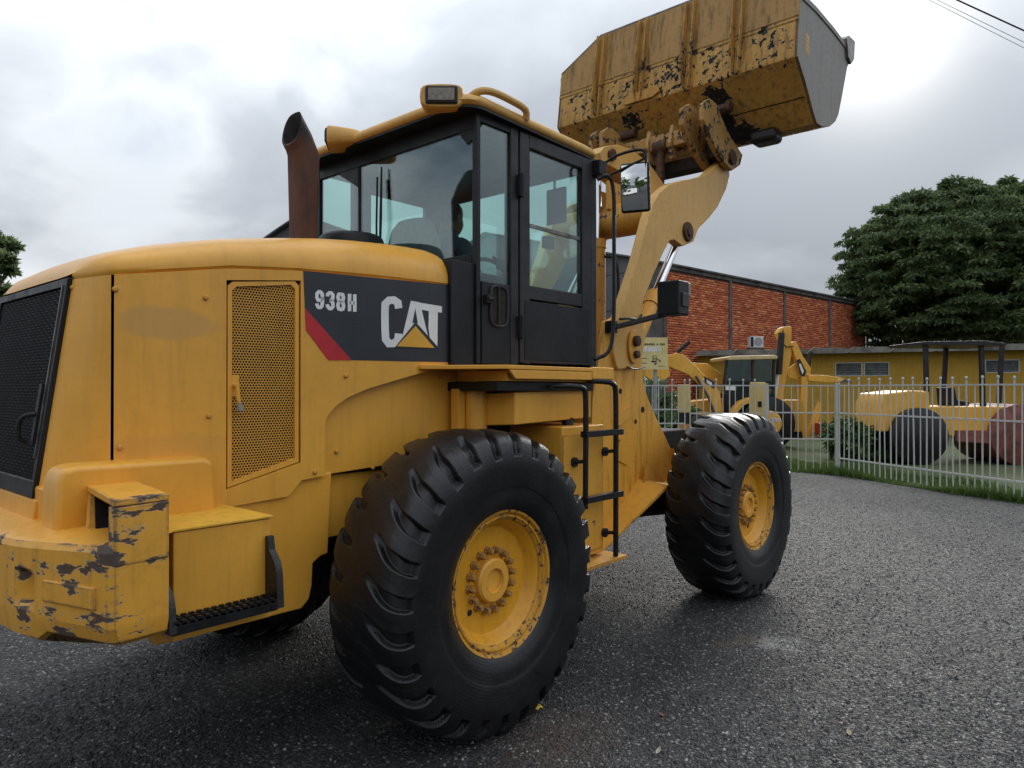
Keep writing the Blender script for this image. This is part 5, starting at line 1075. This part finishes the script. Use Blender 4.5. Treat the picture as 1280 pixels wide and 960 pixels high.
for a, b_, z0, z1 in wins:
    c = MB()
    for (ua, ub, za, zc_) in ((a, a+.04, z0, z1), (b_-.04, b_, z0, z1), (a+.04, b_-.04, z0, z0+.035), (a+.04, b_-.04, z1-.035, z1)): quad_box(c, LA+ldir*ua, LA+ldir*ub, za, zc_, .03, -lout)
    W_ = low(c, 'window', M['wframe'])
    for k in range(5):
        z = z0+.05+k*(z1-z0-.07)/5; c = MB(); p, q = LA+ldir*(a+.045)-lout*.03, LA+ldir*(b_-.045)-lout*.03
        c.prism([Vector((p.x, p.y, z)), Vector((q.x, q.y, z)), Vector((q.x, q.y, z+.075))-lout*.05, Vector((p.x, p.y, z+.075))-lout*.05], (0, 0, .006)); o = c.build('slat', M['louvre'], None, 0, 0); o.parent = W_
    c = MB(); quad_box(c, LA+ldir*a-lout*.12, LA+ldir*b_-lout*.12, z0, z1, .01, -lout); o = low(c, 'dark_room', M['dark'])
M['tile'] = plain('weathered_roof_tile', (.20, .185, .165), .9, var=.2, scale=1.6, bump=.4); M['tile_e'] = plain('pale_tile_edge', (.36, .33, .28), .9, var=.15, scale=3)
n = int(ll/1.38)
for i in range(n):
    a = LA+ldir*(i*1.38)+lout*.55; b_ = LA+ldir*((i+1)*1.38-.02)+lout*.55; c = MB()
    tl = [(0, 2.98), (.0, 3.13), (.16, 3.175), (1.20, 3.165), (1.36, 3.12), (1.36, 2.97), (1.30, 2.955), (.06, 2.96)]
    c.prism([LA+ldir*(i*1.38+u)+lout*.55+Vector((0, 0, z)) for u, z in tl], -lout*3.2+Vector((0, 0, .12))); low(c, 'roof_tile', M['tile'])
    c = MB(); c.prism([LA+ldir*(i*1.38+1.30)+lout*.565+Vector((0, 0, 2.965)), LA+ldir*(i*1.38+1.35)+lout*.565+Vector((0, 0, 2.97)), LA+ldir*(i*1.38+1.60)+lout*.565+Vector((0, 0, 3.18)), LA+ldir*(i*1.38+1.53)+lout*.565+Vector((0, 0, 3.18))], -lout*.012); low(c, 'tile_lip', M['tile_e'])
c = MB(); c.prism([LA+lout*.5+Vector((0, 0, 3.04)), LBk+lout*.5+Vector((0, 0, 3.04)), LBk-lout*6+Vector((0, 0, 3.3)), LA-lout*6+Vector((0, 0, 3.3))], (0, 0, -.05)); low(c, 'soffit', M['conc'])
# air conditioner on the roof
p = BG(944.5, 28.9, BZ(434.5, 28.9)); AC = empty('air_conditioner', p, CAM_YAW, label='white air conditioner condenser unit sitting on the grey eave', cat='air conditioner')
c = MB(); c.box(-.17, .17, -.26, .26, 0, .44); c.build('casing', plain('ac_white', (.62, .62, .60), .5, var=.06), AC, .01)
c = MB(); c.lathe([(-.175, .16), (-.180, .165), (-.182, .15), (-.174, .145), (-.174, .02), (-.178, 0)], (0, -.05, .22), 'x', 24); c.build('fan_guard', plain('ac_grey', (.30, .31, .32), .5), AC)
c = MB(); c.box(-.176, -.171, .14, .25, .03, .42); c.build('side_grille', M['plastic'], AC)
c = MB(); c.box(-.15, .15, -.30, -.26, -.12, 0); c.box(-.15, .15, .22, .26, -.12, 0); c.box(-.17, .17, -.3, .3, -.05, -.002); c.build('bracket', M['conc'], AC)
cb = [BG(952, 29.3, BZ(430, 29.3)), BG(957, 29.3, BZ(420, 29.3)), BG(964, 29.4, BZ(411, 29.4)), BG(972, 29.8, BZ(408, 29.8)), BG(974, 31, BZ(409, 31))]
c = MB(); c.tube(smoothpath(cb, 2), .014, 6); c.build('drooping_cable', M['plastic'], None, label='thin black cable looping up the brick wall from the condenser', cat='cable')

# ---- second grey shed far behind the cab
p0 = BG(338, 27); SH = empty('grey_shed', BG(395, 27), CAM_YAW, label='grey corrugated shed gable rising behind the exhaust stack', cat='building')
kx2 = 27/F_PX; zz = lambda py: BZ(py, 27)
c = MB(); prof_ = [(395-300, 0), (395-300, zz(325)), (395-345, zz(293)), (395-366, zz(279)), (395-392, zz(277)), (395-470, zz(305)), (395-520, zz(322)), (395-520, 0)]
c.prism([(0, u*kx2, z) for u, z in prof_], (9, 0, 0)); c.build('gable', plain('dull_grey_sheet', (.12, .13, .135), .7, var=.12, scale=2), SH, smooth=0)
for a, b_ in zip(prof_[1:-2], prof_[2:-1]):
    c = MB(); c.prism([(-.3, a[0]*kx2, a[1]+.03), (-.3, b_[0]*kx2, b_[1]+.03), (9.2, b_[0]*kx2, b_[1]+.03), (9.2, a[0]*kx2, a[1]+.03)], (0, 0, .07)); c.build('roof_sheet', M['conc'], SH, smooth=0)

# ---- trees
def crown(name, lobes, n, size, mat, parent, seed, droop=.5):
    g_ = np.random.default_rng(seed); C = np.array([l[:3] for l in lobes], float); Rr_ = np.array([l[3:6] for l in lobes], float)
    nc = max(60, n//200); w = (Rr_[:, 0]*Rr_[:, 1]*Rr_[:, 2])**.8; k = g_.choice(len(lobes), nc, p=w/w.sum())
    d = g_.normal(size=(nc, 3)); d /= np.linalg.norm(d, axis=1)[:, None]; rad = .55+.45*g_.random(nc)**.5; cc = C[k]+d*Rr_[k]*rad[:, None]
    per = n//nc; cr = .30*Rr_[k].mean(1)*(.55+.5*g_.random(nc))*.55
    q = np.repeat(np.arange(nc), per); m_ = len(q); e = g_.normal(size=(m_, 3)); e /= np.linalg.norm(e, axis=1)[:, None]; e[:, 2] = np.abs(e[:, 2])*.75-.22
    pos = cc[q]+e*cr[q][:, None]*(.5+.5*g_.random(m_)[:, None]**.4)*np.array([1.35, 1.35, .85])
    ax = e*.8+g_.normal(0, .45, (m_, 3)); ax[:, 2] -= droop+.25*g_.random(m_); ax /= np.linalg.norm(ax, axis=1)[:, None]
    sd = np.cross(ax, g_.normal(size=(m_, 3))); sd /= np.linalg.norm(sd, axis=1)[:, None]; L_ = size*(.6+.8*g_.random(m_))[:, None]; Wd = L_*.17
    nrm = np.cross(ax, sd); P = np.stack([pos, pos+ax*L_*.45+sd*Wd, pos+ax*L_+nrm*L_*.12, pos+ax*L_*.45-sd*Wd], 1).reshape(-1, 3)
    o = bpy.data.objects.new(name, raw_mesh(name, P, 4, mat)); COL.objects.link(o); o.parent = parent; return o
def tree(base, lobes, n, size, label, h, r0, seed, mat='leaf', grp=None, droop=.5):
    T = empty('tree', base, label=label, cat='tree', group=grp); g_ = random.Random(seed); c = MB()
    c.tube(smoothpath([(0, 0, -.1), (.1*r0, .1, h*.2), (-.15*r0, .05, h*.42), (0, 0, h*.6)], 1), [r0*(1.25-.75*i/7) for i in range(8)][:len(smoothpath([(0, 0, 0)]*4, 1))], 12)
    c.build('trunk', M['bark'], T)
    for l in lobes:
        c = MB(); st = Vector((0, 0, h*(.3+.25*g_.random()))); en = Vector(l[:3]); md = st.lerp(en, .5)+Vector((g_.uniform(-.5, .5), g_.uniform(-.5, .5), .4)); pth = smoothpath([st, md, en], 1); c.tube(pth, [r0*(.42-.34*i/(len(pth)-1)) for i in range(len(pth))], 7); c.build('limb', M['bark'], T)
    crown('crown', lobes, n, size, M[mat], T, seed, droop); return T
def scr(px, py, depth, base): p = BG(px, depth, BZ(py, depth)); return p-base
tb = BG(1215, 42); D = 42
spec = [(1215, 330, 42, 5.2, 4.4), (1115, 335, 41, 2.9, 3.0), (1090, 372, 41, 1.9, 2.2), (1135, 285, 42, 2.4, 1.9), (1185, 262, 42, 2.7, 1.6), (1240, 255, 42, 2.9, 1.5), (1300, 268, 42, 3.2, 2.2), (1330, 330, 42, 4.0, 3.6), (1160, 380, 39, 3.0, 2.4), (1235, 375, 38, 3.4, 2.6), (1300, 390, 39, 3.2, 2.2), (1105, 400, 40, 2.0, 1.4), (1180, 320, 38.5, 2.8, 2.4), (1260, 310, 38.5, 3.0, 2.6), (1085, 345, 42, 1.4, 1.3), (1130, 410, 41, 2.2, 1.6), (1200, 412, 40, 2.6, 1.6)]
lobes = [(*scr(px, py, d, tb), rh, rh, rv) for px, py, d, rh, rv in spec]
tree(tb, lobes, 330000, .27, 'huge dense dark green mango tree towering behind the yellow building', 12, .55, 11)
tb = BG(-70, 30); lobes = [(*scr(px, py, d, tb), rh, rh, rv) for px, py, d, rh, rv in ((-60, 360, 30, 2.2, 2.2), (-10, 318, 30, 1.3, .8), (8, 345, 29, .9, .8), (-40, 312, 30, 1.6, 1.1), (-95, 330, 30, 2.0, 1.6), (2, 300, 30, .8, .45), (-5, 385, 29, 1.0, 1.0))]
tree(tb, lobes, 16000, .34, 'sparse leafy tree standing beyond the rear of the loader', 6.5, .2, 5, droop=.1)
def shrub(px, depth, w_, h, label, seed, mat='leaf2', size=.2, n=2500):
    base = BG(px, depth); T = empty('shrub', base, label=label, cat='shrub'); g_ = random.Random(seed); c = MB()
    for k in range(5): a = g_.random()*6.28; c.tube([(0, 0, 0), (.25*w_*math.cos(a), .25*w_*math.sin(a), h*.7)], [.02, .008], 5)
    c.build('stem', M['bark'], T); crown('foliage', [(0, 0, h*.5, w_*.5, w_*.5, h*.5), (.15*w_, 0, h*.3, w_*.4, w_*.4, h*.3), (-.15*w_, .1, h*.6, w_*.35, w_*.35, h*.3)], n, size, M[mat], T, seed)
shrub(833, 15.6, .9, 1.25, 'bright green leafy shrub between the sign pole and the banded post', 1)
shrub(808, 17.5, 2.2, 1.9, 'dark dense shrub behind the sign board', 2, 'leaf', .22, 6000)
shrub(880, 15.8, .7, .9, 'small green bush beside the banded post', 3)
shrub(768, 30.0, 3.0, 3.8, 'dark green bush against the grey gable wall', 4, 'leaf', .3, 5000)
shrub(1075, 16.5, 1.6, 1.0, 'low green weeds growing behind the gate', 6)
# trees across the road behind the photographer, seen in the loader's mirror
for (x, y, s_, sd, lab_) in ((-22, -8, .95, 21, 'smallest street tree across the road, seen only in the loader mirror'), (-25, -1.5, 1.2, 22, 'street tree beside the white van, seen only in the loader mirror'), (-24, -15, 1.45, 23, 'tallest street tree across the road, seen only in the loader mirror')):
    lob = [(0, 0, 4.2*s_, 2.4*s_, 2.4*s_, 2.1*s_), (1.4*s_, .4, 3.4*s_, 1.8*s_, 1.8*s_, 1.6*s_), (-1.2*s_, -.8, 3.6*s_, 1.9*s_, 1.9*s_, 1.7*s_), (.3, 1.4*s_, 3.0*s_, 1.7*s_, 1.7*s_, 1.5*s_)]
    tree(Vector((x, y, 0)), lob, 9000, .4, lab_, 4.2*s_, .2, sd, 'leaf2')
VAN = empty('parked_van', (-17.5, -3.2, 0), R(75), label='white van parked across the road, seen in the loader mirror', cat='van'); wv = plain('van_white', (.75, .75, .74), .3, var=.03, coat=.4)
c = MB(); c.plate([(-2.2, .35), (2.15, .35), (2.3, .55), (2.28, .85), (1.65, 1.05), (1.05, 1.75), (.7, 1.85), (-2.05, 1.85), (-2.25, 1.6)], -.85, .85); c.build('body', wv, VAN, .06, seg=3)
for s in (-1, 1):
    c = MB(); c.plate([(.15, 1.08), (1.42, 1.08), (.98, 1.62), (.15, 1.68)], s*.853, s*.86); c.build('side_window', M['plastic'], VAN)
    for x in (-1.45, 1.45):
        c = MB(); c.lathe([(-.1, .2), (-.11, .31), (.09, .33), (.1, .31), (.1, .2), (.07, .19), (.07, 0)], (x, s*.78, .33), n=24); c.build('wheel', M['rubber'], VAN)
    c = MB(); c.box(2.24, 2.31, s*.5, s*.78, .66, .82); c.build('headlight', M['lens'], VAN, .01)
c = MB(); c.prism([(1.70, -.7, 1.07), (1.70, .7, 1.07), (1.12, .66, 1.73), (1.12, -.66, 1.73)], (.02, 0, .015)); c.build('windscreen', M['plastic'], VAN)

# ---- overhead cables
for (a, b_, r_, lab) in (((1150, -22, 16), (1330, 62, 16), .017, 'thick black overhead cable crossing the sky beside the bucket'), ((1095, -38, 17), (1330, 78, 17), .006, 'upper of two thin overhead wires below the thick cable'), ((1088, -38, 17.5), (1330, 86, 17.5), .006, 'lower of two thin overhead wires below the thick cable')):
    A_ = CAM_LOC+ray(a[0], a[1])*a[2]; B_ = CAM_LOC+ray(b_[0], b_[1])*b_[2]; ex = (B_-A_); A_ = A_-ex*6; B_ = B_+ex*5
    c = MB(); c.tube([A_.lerp(B_, k/40)-Vector((0, 0, .9*(1-(2*k/40-1)**2)-.9*(1-(2*6.5/12-1)**2))) for k in range(41)], r_, 6); c.build('overhead_cable', M['tube'], None, label=lab, cat='cable')

# ================================================================== MACHINES BEHIND THE FENCE
def plane_poly(mb, pix, depth, th):
    mb.prism([CAM_LOC+ray(a, b_)*depth for a, b_ in pix], FH*th)
def machine(name, px, depth, label, cat): return empty(name, BG(px, depth), label=label, cat=cat)
def mpart(root, name, pix, depth, th, mat, bevel=.015, par=None):
    c = MB(); plane_poly(c, pix, depth, th); o = c.build(name, mat, None, bevel, 30); o.parent = par or root; o.matrix_parent_inverse = Matrix() if par else Matrix.Translation(-root.location); return o
def mtube(root, name, pts, r_, mat, par=None, n=10):
    c = MB(); c.tube([CAM_LOC+ray(a, b_)*d for a, b_, d in pts], r_, n); o = c.build(name, mat, None); o.parent = par or root; o.matrix_parent_inverse = Matrix() if par else Matrix.Translation(-root.location); return o
M['yel_bh'] = paint('backhoe_yellow', (.80, .42, .06), chip=.06, chipscale=6, grime=.35)
BH = machine('backhoe_loader', 945, 19.6, 'yellow backhoe loader parked behind the white fence with its boom folded', 'backhoe loader'); Y_ = M['yel_bh']; d = 19.5
mpart(BH, 'chassis', [(862, 520), (1000, 520), (1004, 548), (870, 548)], d+.3, 1.0, M['dark'])
mpart(BH, 'engine_hood', [(846, 512), (852, 503), (905, 498), (905, 524), (846, 526)], d+.25, .95, Y_)
cabm = mpart(BH, 'cab', [(906, 492), (969, 492), (969, 524), (910, 524)], d, 1.45, M['black'])
for (a, b_) in (((909, 449), (904, 492)), ((941, 449), (941, 492)), ((968, 449), (967, 492))):
    for dd in (d, d+1.4): mpart(BH, 'cab_post', [(a[0]-1.6, a[1]), (a[0]+1.6, a[1]), (b_[0]+1.6, b_[1]), (b_[0]-1.6, b_[1])], dd, .07, M['post'], .005, cabm)
for (q) in ([(910.5, 450), (939, 450), (939, 492), (906, 492)], [(943, 450), (966, 450), (965, 492), (943, 492)]):
    for dd in (d+.03, d+1.43): mpart(BH, 'cab_window', q, dd, .008, M['glass_dark'], 0, cabm)
mpart(BH, 'cab_seat', [(926, 470), (936, 470), (938, 492), (924, 492)], d+.5, .45, M['plastic'], .03, cabm)
mpart(BH, 'cab_roof', [(908, 446.5), (914, 444.8), (970, 443.5), (973, 446), (972, 449), (910, 450.5)], d-.12, 1.7, plain('pale_cab_roof', (.58, .46, .24), .5, var=.08), .03)
mpart(BH, 'fender', [(914, 522), (918, 511), (926, 502), (938, 497), (950, 496), (950, 501), (940, 503), (930, 507), (923, 515), (919, 523)], d-.35, .45, Y_, .02)
for (px, py, rr_, dd) in ((958, 540, .72, d-.15), (868, 552, .48, d-.05)):
    for k in (0, 1):
        p = CAM_LOC+ray(px, py)*(dd+k*1.5); p.z = rr_; c = MB(); c.tube([p-FH*.2, p-FH*.17, p+FH*.17, p+FH*.2], [rr_*.86, rr_, rr_, rr_*.86], 28); o = c.build('tyre', M['rubber'], None); o.parent = BH; o.matrix_parent_inverse = Matrix.Translation(-BH.location)
        c = MB(); c.tube([p-FH*.24, p-FH*.19], [rr_*.42, rr_*.5], 20); o2 = c.build('wheel_rim', Y_, None); o2.parent = BH; o2.matrix_parent_inverse = Matrix.Translation(-BH.location)
nearm = [(834, 444), (845, 441.5), (854, 443), (869, 457), (890, 478), (900, 490), (903, 514), (895, 517), (888, 500), (879, 485), (860, 468), (834, 457)]
la = mpart(BH, 'loader_arm', nearm, d-.1, .12, Y_, .015); mpart(BH, 'loader_arm', [(862, 453), (885, 454.5), (907, 471.5), (906, 484), (892, 476), (872, 466)], d+1.15, .12, Y_, .015)
mpart(BH, 'arm_decal', [(880, 470), (893, 478), (893, 486), (881, 478)], d-.115, .01, M['decal'], 0, la); mpart(BH, 'arm_lettering', [(883.5, 474.5), (890, 478.5), (890, 482.5), (883.5, 478.5)], d-.125, .01, M['white'], 0, la)
mtube(BH, 'loader_rod', [(870, 470, d-.15), (886, 497, d-.1), (893, 518, d-.05)], .035, M['steel'])
mtube(BH, 'work_lamp_arm', [(847, 440, d+.1), (862, 427, d+.1)], .05, M['plastic'])
mpart(BH, 'loader_bucket', [(806, 446), (834, 440), (838, 470), (822, 482), (806, 470)], d-.2, 1.9, Y_, .02)
bm_ = mpart(BH, 'boom', [(979, 410), (983, 408), (989.5, 408.5), (989.5, 444), (982, 478), (974, 516), (967, 516), (974, 470), (980, 436)], d+.35, .16, Y_, .012)
mpart(BH, 'boom_head', [(972, 416), (976, 410), (981, 408), (984, 412), (982, 420), (976, 424)], d+.28, .3, Y_, .012, bm_)
mpart(BH, 'boom_rear_plate', [(984, 462), (998, 452), (1003, 470), (996, 474), (985, 472)], d+.45, .1, Y_, .01, bm_)
mtube(BH, 'boom_cylinder', [(977, 416, d+.2), (973.5, 468, d+.2)], .085, M['post']); mtube(BH, 'boom_cylinder_rod', [(973, 466, d+.2), (967, 506, d+.2)], .045, M['white'])
st_ = mpart(BH, 'dipper', [(988, 430), (994, 426), (998, 432), (1004, 446), (1014, 460), (1013, 468), (1008, 473), (1003, 464), (995, 449)], d+.33, .2, Y_, .012)
mpart(BH, 'dipper_decal', [(995.5, 450), (1000, 448.5), (1008, 464), (1006, 470.5), (1001.5, 470)], d+.315, .01, M['decal'], 0, st_); mpart(BH, 'dipper_lettering', [(998.5, 455), (1001, 454.5), (1005, 464), (1003, 468)], d+.305, .01, M['white'], 0, st_)
mpart(BH, 'dipper_lower', [(1002, 468), (1010, 469), (1009.5, 500), (1007, 546), (1003, 549), (1000, 540), (1001, 505)], d+.33, .16, Y_, .01)
mpart(BH, 'crowd_lever', [(1010, 468.5), (1030, 469), (1047, 471), (1056, 474), (1050, 478), (1030, 478), (1011, 476)], d+.3, .16, Y_, .01); mpart(BH, 'lever_tip', [(1046, 472), (1066, 476), (1064, 479.5), (1046, 477.5)], d+.32, .12, M['steel'], .005)
mpart(BH, 'link_plate', [(1019, 512), (1024, 502), (1027, 506), (1024, 524), (1012, 548), (1007, 549)], d+.36, .1, Y_, .01)
mpart(BH, 'swing_post', [(964, 500), (1003, 500), (1006, 512), (1002, 540), (966, 540)], d+.2, .5, M['yel_rust'], .02)
mtube(BH, 'boom_hose', [(979, 412, d+.3), (977, 428, d+.15), (983, 434, d+.2), (991, 433, d+.3)], .018, M['plastic'])
mtube(BH, 'exhaust_pipe', [(1010.5, 466, d+.9), (1011.5, 444, d+.9), (1014, 440, d+.9)], .06, M['post'])
mpart(BH, 'stabiliser_pad', [(1024, 529), (1034, 529), (1036, 548), (1024, 548)], d, .3, plain('red_paint', (.45, .035, .025), .5), .02)
mpart(BH, 'licence_plate', [(907, 482), (920, 482.5), (920, 488), (907, 487.5)], d-.03, .01, M['white'], .002)
# ---- road roller behind the right-hand fence run
RO = machine('road_roller', 1200, 15.8, 'yellow road roller with a black four post canopy beyond the right fence run', 'road roller'); d = 15.6
mpart(RO, 'engine_hood', [(1100, 505), (1106, 492), (1140, 488), (1162, 489), (1164, 520), (1164, 540), (1100, 540)], d, 1.15, Y_, .04)
mpart(RO, 'operator_deck', [(1160, 508), (1258, 508), (1262, 545), (1158, 545)], d-.05, 1.25, Y_, .03)
mpart(RO, 'seat', [(1186, 484), (1194, 484), (1197, 500), (1212, 502), (1212, 509), (1188, 509)], d+.35, .5, M['plastic'], .03)
mtube(RO, 'steering_column', [(1232, 508, d+.6), (1226, 484, d+.6)], .03, M['plastic'])
for (a, b_) in ((1158, 1160), (1228, 1230)): mpart(RO, 'canopy_post', [(a-2.6, 430), (a+2.6, 430), (b_+2.6, 509), (b_-2.6, 509)], d+.02, .08, M['post'], .005)
for (a, b_) in ((1184, 1180), (1254, 1250)): mpart(RO, 'canopy_post', [(a-2.3, 431), (a+2.3, 431), (b_+2.3, 505), (b_-2.3, 505)], d+1.15, .08, M['post'], .005)
mpart(RO, 'canopy', [(1154, 427), (1230, 425.5), (1258, 429), (1258, 432), (1154, 431)], d-.06, 1.4, M['post'], .01)
for (px, rr_, mt) in ((1128, .62, M['rubber']), (1248, .66, plain('rust_red_drum', (.20, .06, .04), .6, var=.2, scale=5))):
    p = CAM_LOC+ray(px, 500)*(d+.55); p.z = rr_+.004; c = MB(); c.tube([p-FH*.72, p-FH*.70, p+FH*.70, p+FH*.72], [rr_*.95, rr_, rr_, rr_*.95], 36); o = c.build('drum' if px > 1200 else 'rear_tyre', mt, None); o.parent = RO; o.matrix_parent_inverse = Matrix.Translation(-RO.location)
mpart(RO, 'drum_frame', [(1196, 538), (1262, 538), (1296, 548), (1296, 556), (1258, 556), (1196, 552)], d-.12, .10, plain('rust_red_frame', (.24, .075, .05), .6, var=.15), .01)
